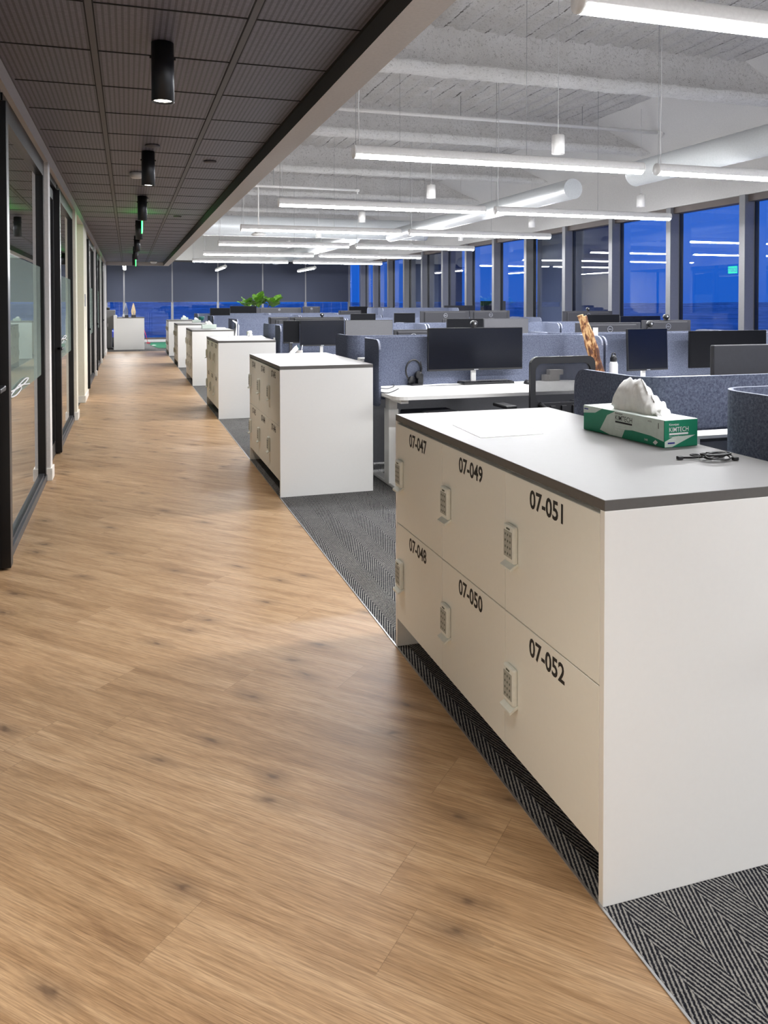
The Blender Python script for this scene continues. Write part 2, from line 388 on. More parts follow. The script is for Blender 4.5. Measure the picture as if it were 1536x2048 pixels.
# ------------------------------------------------------------------ room shell
ZC, ZB, ZD = 2.65, 2.55, 4.40            # corridor ceiling, bulkhead underside, structural deck
XL, XB0, XB1 = -0.60, 1.02, 1.175        # corridor wall, bulkhead
YC, YF, YR = 24.85, 31.0, -7.0           # end of corridor ceiling, far window wall, rear wall
XM, XG = 8.72, 8.92                      # mullion front, window glass
XE = 1.047                               # floor joint between planks and carpet
b = B(); bx(b, -0.66, XE, YR, 24.98, -0.1, 0.0); struct('floor', b, 'floor')
b = B(); bx(b, XE + 0.004, 9.1, YR, YF + 0.1, -0.1, 0.0); bx(b, -0.9, XE + 0.004, 24.98, YF + 0.1, -0.1, 0.0); bx(b, -4.2, -0.66, YR, 24.98, -0.1, 0.0); struct('floor', b, 'carpet')
b = B(); bx(b, XE - 0.001, XE + 0.005, YR, 24.98, -0.02, 0.003); struct('trim_1', b, 'silver')

# corridor ceiling: grid runners, cross joints, perforated tiles
RUN = (-0.146, 0.522); T = 0.661; Y0T = 4.164
b = B(); bx(b, XL, XB0, YR, YC, ZC, ZC + 0.05); ce = struct('ceiling', b, 'tile')
b = B()
for xr in RUN:
    bx(b, xr - 0.014, xr + 0.014, YR, YC, ZC - 0.004, ZC + 0.002, 0)
    for s in (-1, 1): bx(b, xr + s * 0.017 - 0.003, xr + s * 0.017 + 0.003, YR, YC, ZC - 0.003, ZC + 0.001, 1)
k = -16
while Y0T + k * T < YC:
    y = Y0T + k * T
    for x0, x1 in ((XL + 0.02, RUN[0] - 0.016), (RUN[0] + 0.016, RUN[1] - 0.016), (RUN[1] + 0.016, XB0 - 0.01)):
        bx(b, x0, x1, y - 0.0045, y + 0.0045, ZC - 0.003, ZC + 0.001, 1)
    k += 1
bx(b, XB0 - 0.012, XB0, YR, YC, ZC - 0.004, ZC, 1)
struct('ceiling_grid', b, ['gridblack', 'groove'])
b = B()
fs = bx(b, XB0, XB1, YR, 24.98, ZB, ZD)
b.faces.ensure_lookup_table(); b.faces[4].material_index = 1
bx(b, -0.75, XB0, YC, 24.98, ZB, ZD, 0)
struct('ceiling_bulkhead', b, ['gyp_grey', 'trimblack'])

# sprayed deck with ribs, fireproofed beams
def rough(p, s, a):
    v = mnoise.noise_vector(Vector(p) * s); return Vector(v) * a
b = B(); nx = 7 * 32; ny = 150
prof = []
for i in range(31):
    x = XB1 + 0.25 * i
    prof += [(x, 0.0), (x + 0.10, 0.0), (x + 0.135, 0.055), (x + 0.215, 0.055)]
prof = [p for p in prof if p[0] < 8.3]
ys = [YR + (YF - YR) * j / 190 for j in range(191)]
grid = []
for y in ys:
    row = []
    for x, dz in prof:
        n = mnoise.noise(Vector((x * 4, y * 4, 3))) * 0.016 + mnoise.noise(Vector((x * 11, y * 11, 8))) * 0.018
        row.append(b.verts.new((x, y, ZD + dz * 0.5 + n)))
    grid.append(row)
for r0, r1 in zip(grid, grid[1:]):
    for i in range(len(prof) - 1):
        f = b.faces.new((r0[i], r0[i + 1], r1[i + 1], r1[i])); f.smooth = True
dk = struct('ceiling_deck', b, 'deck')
b = B(); bx(b, -4.2, 9.2, YR, YF + 0.2, ZD + 0.12, ZD + 0.2); struct('ceiling_slab', b, 'gyp')
def beam(yc):
    # spray coated steel: sloping cheeks over a thick rough bottom lip
    pr = [(-0.13, 0.06), (-0.085, -0.10), (-0.10, -0.33), (-0.15, -0.38), (-0.155, -0.44), (-0.10, -0.465), (0.10, -0.465), (0.155, -0.44), (0.15, -0.38), (0.10, -0.33), (0.085, -0.10), (0.13, 0.06)]
    b = B(); rows = []; nseg = 150; x0, x1 = XB1, 8.62
    for i in range(nseg + 1):
        x = x0 + (x1 - x0) * i / nseg; row = []
        for (dy, dz) in pr:
            lipf = 1.0 if dz < -0.36 else 0.5
            n = rough((x, yc + dy, dz), 9.0, 0.012 * lipf) + rough((x, yc + dy * 2, dz), 24.0, 0.010 * lipf)
            row.append(b.verts.new((x, yc + dy + n.y, ZD + dz + n.z)))
        rows.append(row)
    for r0, r1 in zip(rows, rows[1:]):
        for k in range(len(pr) - 1):
            f = b.faces.new((r0[k], r0[k + 1], r1[k + 1], r1[k])); f.smooth = True
            f.material_index = 1 if 3 <= k <= 7 else 0
    return struct('ceiling_beam', b, ['spray', 'lip'])
BEAM0, BEAMP = 8.27, 3.43
for i in range(-4, 7): beam(BEAM0 + BEAMP * i + (0.0 if i < 2 else 0.0))

# perimeter soffit over the windows: sloped board, then upright board down to the window head
b = B()
for quad in (((7.15, 4.47), (8.74, 3.80), (8.74, 3.03), (8.78, 3.03), (8.95, 3.03), (8.95, 4.47)),):
    v0 = [b.verts.new((x, YR, z)) for x, z in quad]; v1 = [b.verts.new((x, YF, z)) for x, z in quad]; n = len(quad)
    for k in range(n): b.faces.new((v0[k], v0[(k + 1) % n], v1[(k + 1) % n], v1[k]))
    b.faces.new(v0); b.faces.new(v1[::-1])
struct('wall_soffit', b, 'gyp')
b = B(); bx(b, -0.9, 9.0, YF - 0.12, YF + 0.1, 3.04, ZD + 0.1); struct('wall_far', b, 'gyp')

# right window wall
WY = [9.79 + 1.712 * k for k in range(-9, 13)]
WY = [y for y in WY if YR < y < YF - 0.1]
b = B(); bx(b, XM + 0.1, XG + 0.12, YR, YF, 0, 0.72); bx(b, XM - 0.02, XG + 0.02, YR, YF, 0.72, 0.76); struct('wall_right', b, 'extwall')
for i, y in enumerate(WY):
    b = B(); bx(b, XM, XG + 0.02, y - 0.06, y + 0.06, 0.76, 3.03, 0, 0.004)
    bx(b, XG - 0.02, XG + 0.05, y - 0.075, y + 0.075, 0.76, 3.03, 1)
    struct('trim_mullion', b, ['mull', 'frame'])
for i in range(len(WY) - 1):
    y0, y1 = WY[i] + 0.06, WY[i + 1] - 0.06
    fr = B(); bx(fr, XM + 0.06, XG + 0.03, y0, y1, 2.93, 3.035, 0); bx(fr, XG - 0.03, XG + 0.03, y0, y1, 0.76, 0.80, 0)
    wn = struct('window_%d' % (i + 1), fr, 'mullframe')
    g = B(); bx(g, XG, XG + 0.012, y0, y1, 0.80, 2.93); obj('pane', g, 'glasswin', wn)
# far window wall with roller blinds
FX = [-0.75, -0.13, 1.58, 3.26, 4.96, 6.64, 8.42]
b = B(); bx(b, -0.9, 9.0, YF - 0.02, YF + 0.12, 0, 0.10); struct('baseboard_far', b, 'extwall')
for i, x in enumerate(FX):
    b = B(); bx(b, x - 0.045, x + 0.045, YF - 0.06, YF + 0.04, 0.10, 3.05, 0, 0.004); struct('trim_mullion', b, 'mull')
FX2 = FX + [9.0]
for i in range(len(FX)):
    x0, x1 = FX2[i] + 0.05, FX2[i + 1] - 0.05
    fr = B(); bx(fr, x0, x1, YF - 0.03, YF + 0.04, 0.10, 0.16); bx(fr, x0, x1, YF - 0.03, YF + 0.04, 2.98, 3.05)
    wn = struct('window_%d' % (40 + i), fr, 'mullframe')
    g = B(); bx(g, x0, x1, YF + 0.01, YF + 0.022, 0.16, 2.98); obj('pane', g, 'glasswin', wn)
NTH = ['first', 'second', 'third', 'fourth', 'fifth', 'sixth', 'seventh', 'eighth', 'ninth']
for i in range(6):
    x0, x1 = FX[i] + 0.026, FX[i + 1] - 0.026
    if i == 5: x1 = 8.36
    t = thing('roller_blind', 'charcoal roller blind half down over the far windows, %s from the left' % NTH[i], 'blind', ((x0 + x1) / 2, YF - 0.09, 1.48), 0, 'roller blinds on the far windows')
    hw = (x1 - x0) / 2
    b = B(); bx(b, -hw, hw, -0.004, 0.004, 0.02, 1.50); obj('fabric', b, 'blind', t)
    b = B(); bx(b, -hw, hw, -0.010, 0.010, 0.0, 0.025, 0, 0.004); obj('hem_bar', b, 'black2', t)
    b = B(); tube(b, [(-hw, 0.0, 1.52), (hw, 0.0, 1.52)], 0.03, 10); obj('roller', b, 'black2', t)
# columns standing outside the glass
for yc, hw in ((15.72, 1.0), (24.3, 1.35)):
    b = B(); bx(b, XG + 0.15, XG + 0.95, yc - hw, yc + hw, -3, 6, 0, 0.02); struct('exterior_column', b, 'darkcol')
b = B(); bx(b, 8.9, 9.2, YF - 0.15, YF + 0.15, 0, 3.05); struct('wall_corner', b, 'mull')

# outside: plain below the tower
b = B(); bx(b, -3500, 7500, -3000, 7500, -33, -32); struct('ground', b, 'ground')
b = B()
rows = []
for i in range(121):
    a = math.radians(-40 + 140 * i / 120); r = 5200
    h = 18 + 16 * mnoise.noise(Vector((i * 0.13, 2, 0))) + 8 * mnoise.noise(Vector((i * 0.5, 5, 0)))
    rows.append([b.verts.new((math.sin(a) * rr, math.cos(a) * rr, zz)) for rr, zz in ((r - 900, -32), (r, -32 + h + 20), (r + 900, -32))])
for r0, r1 in zip(rows, rows[1:]):
    for k in range(2): b.faces.new((r0[k], r0[k + 1], r1[k + 1], r1[k]))
struct('hills', b, 'ground')

# left corridor wall: header, columns, glazed offices
LW = (-0.74, XL)
COLS = [(3.38, 3.54), (6.93, 7.09), (10.42, 10.72), (12.25, 13.2), (16.70, 16.86), (20.2, 20.36), (23.05, 24.98)]
b = B(); bx(b, -0.74, XL, YR, 24.98, ZB, ZD); struct('wall_left', b, 'gyp_grey')
b = B(); bx(b, -0.74, XL, YR, 2.3, 0, ZB); bx(b, -0.9, -0.74, 24.9, YF, 0, ZD); bx(b, -0.9, XL, 24.84, 24.98, 0, ZB); struct('wall_left', b, 'gyp_warm')
for i, (y0, y1) in enumerate(COLS):
    b = B(); bx(b, -0.74, XL, y0, y1, 0, ZB); struct('wall_pier', b, 'gyp_warm' if i in (2, 3) else 'gyp')
    b = B(); bx(b, -0.75, XL + 0.014, y0 - 0.012, y1 + 0.012, 0, 0.10, 0, 0.004); struct('baseboard_left', b, 'base')
b = B(); bx(b, -2.4, -0.74, 12.25, 12.4, 0, ZB); bx(b, -2.5, -2.4, 10.6, 12.4, 0, ZB); bx(b, -2.4, -0.74, 10.56, 10.7, 0, ZB); bx(b, -2.4, -0.74, 10.6, 12.3, ZB, ZB + 0.05)
struct('wall_alcove', b, 'gyp_warm')
b = B(); bx(b, -2.4, -0.75, 12.236, 12.25, 0, 0.10, 0, 0.004); struct('baseboard_alcove', b, 'base')
b = B(); bx(b, -4.3, -4.2, YR, 24.98, 0, ZB + 0.3)
for y in (2.2, 10.5, 12.45, 24.9): bx(b, -4.2, -0.74, y, y + 0.05, 0, ZB + 0.3)
bx(b, -4.2, -0.74, 2.2, 10.5, ZB + 0.3, ZB + 0.34); bx(b, -4.2, -0.74, 12.45, 24.9, ZB + 0.3, ZB + 0.34)
struct('wall_office', b, 'gyp_grey')
DX0, DX1 = -0.705, -0.655
def glazing(n, y0, yp, y1):
    """door from y0 to the post at yp, sidelight from yp to y1"""
    if yp is not None:
        fr = B(); bx(fr, -0.70, -0.603, yp, yp + 0.08, 0.012, 2.49, 0, 0.003)
        d = struct('door_%d' % n, fr, 'frame')
        lf = B()
        for a, c in ((y0 + 0.01, y0 + 0.09), (yp - 0.09, yp - 0.01)): bx(lf, DX0, DX1, a, c, 0.012, 2.47)
        bx(lf, DX0, DX1, y0 + 0.09, yp - 0.09, 0.012, 0.14); bx(lf, DX0, DX1, y0 + 0.09, yp - 0.09, 2.38, 2.47)
        leaf = obj('leaf', lf, 'frame', d)
        g = B(); bx(g, -0.684, -0.676, y0 + 0.09, yp - 0.09, 0.14, 2.38); obj('pane', g, 'glassin', leaf)
        hs = yp - 0.30 if n == 1 else yp
        h = B(); bx(h, -0.64, -0.585, hs, hs + 0.05, 0.985, 1.012, 0, 0.004); bx(h, -0.604, -0.584, hs - 0.13, hs + 0.05, 0.987, 1.010, 0, 0.004); obj('handle', h, 'black', d)
        s = yp + 0.08
    else: s = y0
    fr = B(); bx(fr, -0.70, -0.625, s, y1, 0.0, 0.055, 0, 0.003); bx(fr, -0.685, -0.64, s, y1, 0.055, 0.075, 0); bx(fr, -0.70, -0.63, s, y1, 2.43, 2.55, 1)
    bx(fr, -0.70, -0.63, y1 - 0.075, y1, 0.055, 2.43, 1); bx(fr, -0.70, -0.63, s, s + 0.03, 0.055, 2.43, 1)
    wn = struct('window_%d' % (60 + n), fr, ['sill', 'frame'])
    g = B(); bx(g, -0.668, -0.658, s + 0.03, y1 - 0.075, 0.075, 2.43); obj('pane', g, 'glassin', wn)
    g = B(); bx(g, -0.6565, -0.6555, s + 0.03, y1 - 0.08, 0.86, 1.71); obj('frosted_film', g, 'film', wn)
    b = B(); bx(b, -0.70, -0.63, y0, (yp or y0) + 0.0, 2.49, 2.55); 
    if yp: struct('trim_door_head', b, 'frame')
    else: b.free()
glazing(1, 3.54, 4.65, 6.93)
glazing(2, 7.09, 8.13, 10.42)
glazing(3, 13.2, 14.15, 16.70)
glazing(4, 16.86, 17.85, 20.2)
glazing(5, 20.36, 21.95, 23.05)
b = B(); bx(b, -0.74, XL, YR, 24.98, 0, 0.001); b.free()
b = B(); bx(b, -4.2, 9.2, YR - 0.1, YR, 0, ZD); struct('wall_rear', b, 'gyp')

# ------------------------------------------------------------------ ceiling fixtures
TX = (1.763, 1.763 + 2.757 + 0.154); TL = 2.757; TZ = 2.66; TP = 3.432; TY0 = 2.909; TR = 0.055
def tube_light(label):
    t = thing('tube_light', label, 'ceiling light', (0, 0, 0), 0, 'white tube lights over the desks')
    # lit lower lens (a third of the round), white housing above it
    def arc(a0, a1, n, r): return [(r * math.sin(a0 + (a1 - a0) * k / n), -r * math.cos(a0 + (a1 - a0) * k / n)) for k in range(n + 1)]
    A = math.radians(62)
    b = B(); p = arc(-A, A, 8, TR); va = [b.verts.new((0.012, y, z)) for y, z in p]; vb = [b.verts.new((TL - 0.012, y, z)) for y, z in p]
    for k in range(8):
        f = b.faces.new((va[k], va[k + 1], vb[k + 1], vb[k])); f.smooth = True
    obj('lens', b, 'lens', t)
    b = B(); p = arc(A, 2 * PI - A, 16, TR); va = [b.verts.new((0.0, y, z)) for y, z in p]; vb = [b.verts.new((TL, y, z)) for y, z in p]
    for k in range(16):
        f = b.faces.new((va[k], va[k + 1], vb[k + 1], vb[k])); f.smooth = True
    b.faces.new((va[-1], va[0], vb[0], vb[-1]))
    obj('housing', b, 'house', t)
    for x0, x1 in ((-0.002, 0.012), (TL - 0.012, TL + 0.002)):
        b = B(); lathe(b, [(0.0, x0), (TR + 0.001, x0), (TR + 0.001, x1), (0.0, x1)], seg=24, axis='X'); obj('end_cap', b, 'house', t)
    for x in (0.02, TL * 0.57):
        b = B(); tube(b, [(x, 0, TR), (x, 0, ZD - TZ + 0.02)], 0.0022, 5); obj('hanging_wire', b, 'wire', t)
    b = B(); tube(b, [(0.05, 0.0, TR - 0.005), (0.045, 0.01, 0.35), (0.06, 0.015, 0.7), (0.05, 0.0, ZD - TZ + 0.02)], 0.004, 6); obj('power_cord', b, 'cord', t)
    return t
tl0 = None
for i in range(-2, 7):
    for j in range(2):
        if i == -2 and j == 0: continue
        lab = ('white tube light, %s row over the desks counted from the camera, %s half' % (NTH[i], ('corridor', 'window')[j])) if i >= 0 else 'white tube light behind the camera, %s row back, %s half' % (NTH[-i - 1], ('corridor', 'window')[j])
        if tl0 is None: tl0 = tube_light(lab); tl0.location = (TX[j], TY0 + TP * i, TZ)
        else: dup(tl0, (TX[j], TY0 + TP * i, TZ), None, lab)
for x, y, s, wd in ((3.10, 27.1, 1.2, 'left of the plant'), (6.15, 27.1, 1.2, 'right of the plant'), (-0.10, 27.1, 1.2, 'at the end of the corridor')):
    dup(tl0, (x, y, TZ), PI / 2, 'white tube light running lengthways near the far blinds, %s' % wd)
# bare cylinder pendants
def pendant(label):
    t = thing('cylinder_pendant', label, 'pendant light', (0, 0, 0), 0, 'white cylinder pendants')
    b = B(); lathe(b, [(0.0, 0.20), (0.012, 0.20), (0.014, 0.185), (0.062, 0.18), (0.062, 0.0), (0.054, 0.0), (0.05, 0.03), (0.0, 0.03)], seg=24); obj('shade', b, 'house', t)
    b = B(); tube(b, [(0, 0, 0.2), (0, 0, ZD - 2.88 + 0.01)], 0.003, 5); obj('cord', b, 'cord', t)
    b = B(); lathe(b, [(0.0, ZD - 2.88 - 0.02), (0.06, ZD - 2.88 - 0.02), (0.06, ZD - 2.88 + 0.02), (0.0, ZD - 2.88 + 0.02)], seg=20); obj('ceiling_rose', b, 'house', t)
    return t
p0 = None
for k in range(5):
    for j, x in enumerate((4.02, 7.42)):
        if j == 1 and k == 0: continue
        lab = 'white cylinder pendant on a thin cord, %s of the %s line of pendants' % (NTH[k], ('middle', 'window-side')[j])
        if not p0: p0 = pendant(lab); p0.location = (x, 6.99 + 3.50 * k, 2.88)
        else: dup(p0, (x, 6.99 + 3.45 * k, 2.88), None, lab)
# corridor downlights
def downlight(label):
    t = thing('cylinder_downlight', label, 'downlight', (0, 0, 0), 0, 'black cylinder downlights along the corridor')
    b = B(); lathe(b, [(0.0, 0.275), (0.052, 0.275), (0.0525, 0.0), (0.047, 0.0), (0.043, 0.016)], seg=32); obj('can', b, 'black', t)
    b = B(); lathe(b, [(0.0, 0.010), (0.045, 0.010), (0.045, 0.013), (0.0, 0.013)], seg=24); obj('lens', b, 'spotlens', t)
    b = B(); bx(b, -0.06, 0.06, -0.006, 0.006, 0.20, 0.212, 0, 0.002); obj('mounting_bracket', b, 'black', t)
    return t
d0 = None
for k in range(-2, 7):
    y = 3.95 + 2.83 * k
    if y < YR: continue
    lab = 'black cylinder downlight on the dark corridor ceiling, %s from the camera' % NTH[k] if k >= 0 else 'black cylinder downlight on the corridor ceiling behind the camera'
    if d0 is None: d0 = downlight(lab); d0.location = (0.165, y, 2.372)
    else: dup(d0, (0.165, y, 2.372), None, lab)
    ld = bpy.data.lights.new('downlight_lamp', 'SPOT'); ld.energy = SPOT_POWER; ld.spot_size = math.radians(78); ld.spot_blend = 0.6; ld.color = (1.0, 0.91, 0.80); ld.shadow_soft_size = 0.04
    lo = bpy.data.objects.new('downlight_lamp', ld); COL.objects.link(lo); lo.location = (0.165, y, 2.368)
for i, (x, y) in enumerate(((0.19, 6.5), (0.684, 7.08), (0.187, 9.73), (0.673, 11.64))):
    b = B(); lathe(b, [(0.0, -0.012), (0.05, -0.012), (0.056, -0.004), (0.056, 0.0), (0.0, 0.0)], seg=24)
    tag(obj('sprinkler_cover', b, 'gridblack', None, (x, y, ZC - 0.004)), 'dark flat sprinkler cover in the corridor ceiling, %s from the camera' % NTH[i], 'sprinkler cover', 'flat covers in the corridor ceiling')
b = B(); lathe(b, [(0.0, -0.05), (0.045, -0.05), (0.06, -0.03), (0.065, 0.0), (0.0, 0.0)], seg=24)
tag(obj('smoke_detector', b, 'white', None, (0.085, 7.9, ZC - 0.004)), 'white smoke detector half behind the second black downlight', 'smoke detector')
b = B(); lathe(b, [(0.0, -0.06), (0.07, -0.06), (0.10, -0.03), (0.10, 0.0), (0.0, 0.0)], seg=24)
tag(obj('smoke_detector', b, 'white', None, (0.72, 24.2, ZC - 0.004)), 'white ceiling detector near the far end of the corridor', 'smoke detector')
for i, (y, z, w_) in enumerate(((11.3, 2.38, 'nearer of the two over the corridor'), (20.2, 2.33, 'farther one over the corridor'))):
    t = thing('exit_sign', 'green edge-lit exit sign, %s' % w_, 'exit sign', (0.19, y, z), 0, 'green exit signs over the corridor')
    b = B(); bx(b, -0.006, 0.006, -0.19, 0.19, 0.0, 0.22, 0, 0.002); obj('panel', b, 'green', t)
    b = B(); bx(b, -0.03, 0.03, -0.2, 0.2, 0.225, ZC - z - 0.004, 0, 0.004); obj('canopy', b, 'gridblack', t)
    b = B()
    for sx_, u in ((1, (0, 1, 0)), (-1, (0, -1, 0))): text_bm(b, 'EXIT', 0.17, (0.0066 * sx_, 0, 0.05), u, (0, 0, 1), (sx_, 0, 0), 0, 0.01, 1.0, True)
    obj('lettering', b, 'white', t)
# ducts, pipes, sensors
def spiral(name, p0_, p1_, r, label, slots=None):
    t = thing(name, label, 'duct')
    p0_, p1_ = Vector(p0_), Vector(p1_); b = B(); n = int((p1_ - p0_).length / 0.12) + 1
    pts = []; rs = []
    for i in range(n + 1):
        p = p0_.lerp(p1_, i / n); d = (p1_ - p0_).normalized()
        pts += [p, p + d * 0.008] if i < n else [p]; rs += [r + 0.004, r] if i < n else [r]
    tube(b, pts, r, 28, 0, True, rs); obj('duct_wall', b, 'duct', t)
    if slots:
        for s in slots:
            b = B(); bx(b, *s); obj('slot_diffuser', b, 'slot', t)
    return t
spiral('air_duct', (5.98, 9.98, 3.03), (5.98, 18.2, 3.03), 0.142, 'white round duct with a closed end, running away to the cross duct')
spiral('air_duct', (6.0, 8.55, 3.02), (6.0, YR + 1, 3.02), 0.15, 'white round duct nearest the camera, high along the window side')
spiral('air_duct', (1.2, 18.55, 3.20), (7.0, 18.55, 3.20), 0.235, 'thick white round duct crossing above the desks',
       [(3.55, 4.2, 18.30, 18.36, 3.10, 3.115), (3.55, 4.2, 18.31, 18.37, 3.065, 3.08), (4.35, 5.1, 18.30, 18.36, 3.10, 3.115), (4.35, 5.1, 18.31, 18.37, 3.065, 3.08)])
spiral('air_duct', (5.2, 18.8, 3.05), (5.2, 29.5, 3.05), 0.2, 'white round duct beyond the cross duct, near the far blinds')
def pipe(y, z, x1, label):
    t = thing('sprinkler_pipe', label, 'pipe')
    b = B(); tube(b, [(1.2, y, z), (x1, y, z)], 0.026, 10); obj('pipe_run', b, 'house', t)
    b = B(); tube(b, [(x1 - 0.02, y, z), (x1 + 0.06, y, z)], 0.032, 10); tube(b, [(x1 + 0.02, y, z), (x1 + 0.02, y, z - 0.08)], 0.014, 8); obj('end_fitting', b, 'house', t)
    for x in (2.6, 4.6, 6.6):
        if x < x1:
            b = B(); tube(b, [(x, y, z), (x, y, ZD + 0.01)], 0.005, 6); obj('hanger_rod', b, 'wire', t)
pipe(10.76, 4.1, 8.0, 'white sprinkler pipe crossing under the sprayed ceiling near the first pendants')
pipe(14.9, 3.6, 4.2, 'white sprinkler pipe crossing behind the third row of tube lights')
q = at(517, 469, Y=15.0)
t = thing('ceiling_sensor', 'white ceiling sensor hanging on a straight rod over the third locker block', 'sensor', (q.x, q.y, q.z))
b = B(); tube(b, [(0, 0, 0.05), (0, 0, ZD - q.z + 0.01)], 0.012, 8); obj('rod', b, 'house', t)
b = B(); bx(b, -0.06, 0.06, -0.06, 0.06, 0.02, 0.07, 0, 0.01); obj('junction_box', b, 'house', t)
b = B(); lathe(b, [(0.0, -0.03), (0.10, -0.03), (0.14, 0.0), (0.10, 0.03), (0.0, 0.03)], seg=24); obj('dome', b, 'house', t)

# ------------------------------------------------------------------ lockers
LX0, LX1, LH, LLEN, LY0, LP = 1.052, 1.762, 0.962, 1.5285, 1.611, 4.1856
yb = [LY0 + LLEN / 2 + LP * i for i in range(6)]
def lock_bm(y, z):
    b = B(); w, h = 0.033, 0.108
    bx(b, -0.016, 0.0, y - w, y + w, z - h / 2, z + h / 2, 0, 0.006)
    bx(b, -0.0175, -0.012, y - w + 0.008, y + w - 0.007, z - h / 2 + 0.014, z + h / 2 - 0.018, 1, 0.001, 1)
    for r in range(4):
        for c in range(3): bx(b, -0.0182, -0.017, y - 0.015 + c * 0.015 - 0.0022, y - 0.015 + c * 0.015 + 0.0022, z + 0.025 - r * 0.018 - 0.003, z + 0.025 - r * 0.018 + 0.003, 2)
    bx(b, -0.0172, -0.0155, y - 0.010, y + 0.010, z + h / 2 - 0.014, z + h / 2 - 0.009, 2)
    # pull lip flaring out at the foot of the lock
    zl = z - h / 2
    v = [b.verts.new(p) for p in ((0, y - w, zl + 0.004), (0, y + w, zl + 0.004), (-0.026, y + w, zl - 0.012), (-0.026, y - w, zl - 0.012), (0, y - w, zl - 0.004), (0, y + w, zl - 0.004), (-0.026, y + w, zl - 0.019), (-0.026, y - w, zl - 0.019))]
    for f in ((0, 1, 2, 3), (4, 7, 6, 5), (0, 3, 7, 4), (1, 5, 6, 2), (2, 6, 7, 3), (0, 4, 5, 1)): b.faces.new([v[k] for k in f]).material_index = 0
    return b
EXTRA = ['nearest the camera, tissue box on top', 'second from the camera, blank paper on top', 'third from the camera, loose papers on top', 'fourth from the camera, long tissue box on top', 'fifth from the camera, tissues on top', 'last before the far windows']
for i in range(6):
    t = thing('locker_block', 'white six-door locker block along the corridor, %s' % EXTRA[i], 'lockers', (LX0, LY0 + LP * i, 0), 0, 'locker blocks along the corridor')
    D = LX1 - LX0; TH = 0.026; P = 0.019
    b = B(); bx(b, 0, D, 0, P, 0, LH - TH, 0, 0.0015); bx(b, 0, D, LLEN - P, LLEN, 0, LH - TH, 0, 0.0015); bx(b, D - P, D, P, LLEN - P, 0, LH - TH); bx(b, 0.022, D - P, P, LLEN - P, 0.115, LH - TH)
    obj('carcass', b, 'white', t)
    b = B(); bx(b, 0, D, 0, LLEN, LH - TH, LH, 1, 0.001, 1)
    b.faces.ensure_lookup_table(); b.normal_update()
    for f in b.faces:
        if f.normal.z > 0.9 or (f.calc_center_median().z > LH - 0.0005): f.material_index = 0
    obj('worktop', b, ['top', 'edge'], t)
    b = B(); bx(b, 0.16, 0.175, P, LLEN - P, 0, 0.115); obj('toe_kick', b, 'recess', t)
    zb, zm, zt = 0.118, 0.5175, LH - TH - 0.010
    n0 = 47 - 6 * i
    for c in range(3):
        wD = (LLEN - 2 * P) / 3
        for r in range(2):
            y1 = LLEN - P - c * wD - 0.0015; y0 = LLEN - P - (c + 1) * wD + 0.0015
            z0, z1 = ((zm + 0.0015, zt) if r == 0 else (zb, zm - 0.0015))
            b = B(); bx(b, 0.0, 0.02, y0, y1, z0, z1, 0, 0.0012, 1); dr = obj('door', b, 'door', t)
            num = '07-%03d' % (n0 + 2 * c + r)
            if num[-3:] < '001': num = '07-0%02d' % (n0 + 2 * c + r + 60)
            b = B(); text_bm(b, num, 0.070, (0, y1 - 0.150, z1 - 0.068), (0, -1, 0), (0, 0, 1), (-1, 0, 0), 0, 0.024, 0.96)
            if i < 5: obj('number', b, 'ink', dr)
            else: b.free()
            lb = lock_bm(y1 - 0.050, z1 - 0.196); obj('keypad_lock', lb, ['lockwhite', 'lockpad', 'lockkey'], dr)

# ------------------------------------------------------------------ desks and felt screens
UX = [(1.845, 3.815), (3.855, 5.825), (5.865, 7.835)]
DZ = 0.733
def wrap_bm(xa, xb, yk, yf, z0, z1, th=0.016, r=0.11, tr=0.075):
    """felt wrap: left return, rounded plan corner, back, corner, right return; yk back, yf open end"""
    s = 1 if yf > yk else -1; pts = []
    L = abs(yf - yk)
    def side(x, rev):
        ys = [yf - s * d for d in (0, 0.004, 0.012, 0.025, 0.042, 0.06, 0.075, 0.15, 0.25)]; ys = [y for y in ys if abs(y - yf) < L - r] + [yk + s * r]
        q = [(x, y, abs(y - yf)) for y in ys]; return q[::-1] if rev else q
    pts += side(xa, False)
    for k in range(1, 9):
        a = PI / 2 * k / 8; pts.append((xa + r - r * math.cos(a), yk + s * (r - r * math.sin(a)), 9))
    for k in range(1, 8): pts.append((xa + r + (xb - xa - 2 * r) * k / 8, yk, 9))
    for k in range(0, 8):
        a = PI / 2 * k / 8; pts.append((xb - r + r * math.sin(a), yk + s * (r - r * math.cos(a)), 9))
    pts += side(xb, True)
    b = B(); rows = []; n = len(pts)
    for i, (x, y, e) in enumerate(pts):
        p = Vector((x, y, 0)); q0 = Vector(pts[max(0, i - 1)][:2] + (0,)); q1 = Vector(pts[min(n - 1, i + 1)][:2] + (0,))
        d = (q1 - q0).normalized(); nn = Vector((-d.y, d.x, 0)) * (th / 2)
        zt = z1; zb_ = z0
        if e < tr: 
            dz = tr - math.sqrt(max(0, tr * tr - (tr - e) ** 2)); zt = z1 - dz; zb_ = z0 + dz * 0.6
        rows.append([b.verts.new((p + nn * sg) + Vector((0, 0, z))) for sg, z in ((-1, zb_), (-1, zt), (1, zt), (1, zb_))])
    for a, c in zip(rows, rows[1:]):
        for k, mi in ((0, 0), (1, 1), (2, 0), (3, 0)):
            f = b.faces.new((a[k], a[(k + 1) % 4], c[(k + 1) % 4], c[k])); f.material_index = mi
    for rw in (rows[0], rows[-1][::-1]): b.faces.new(rw).material_index = 0
    return b
ROW = ['first desk row', 'second desk row', 'third desk row', 'fourth desk row', 'fifth desk row', 'last desk row']
SEAT = ['next to the lockers', 'in the middle', 'nearest the windows']
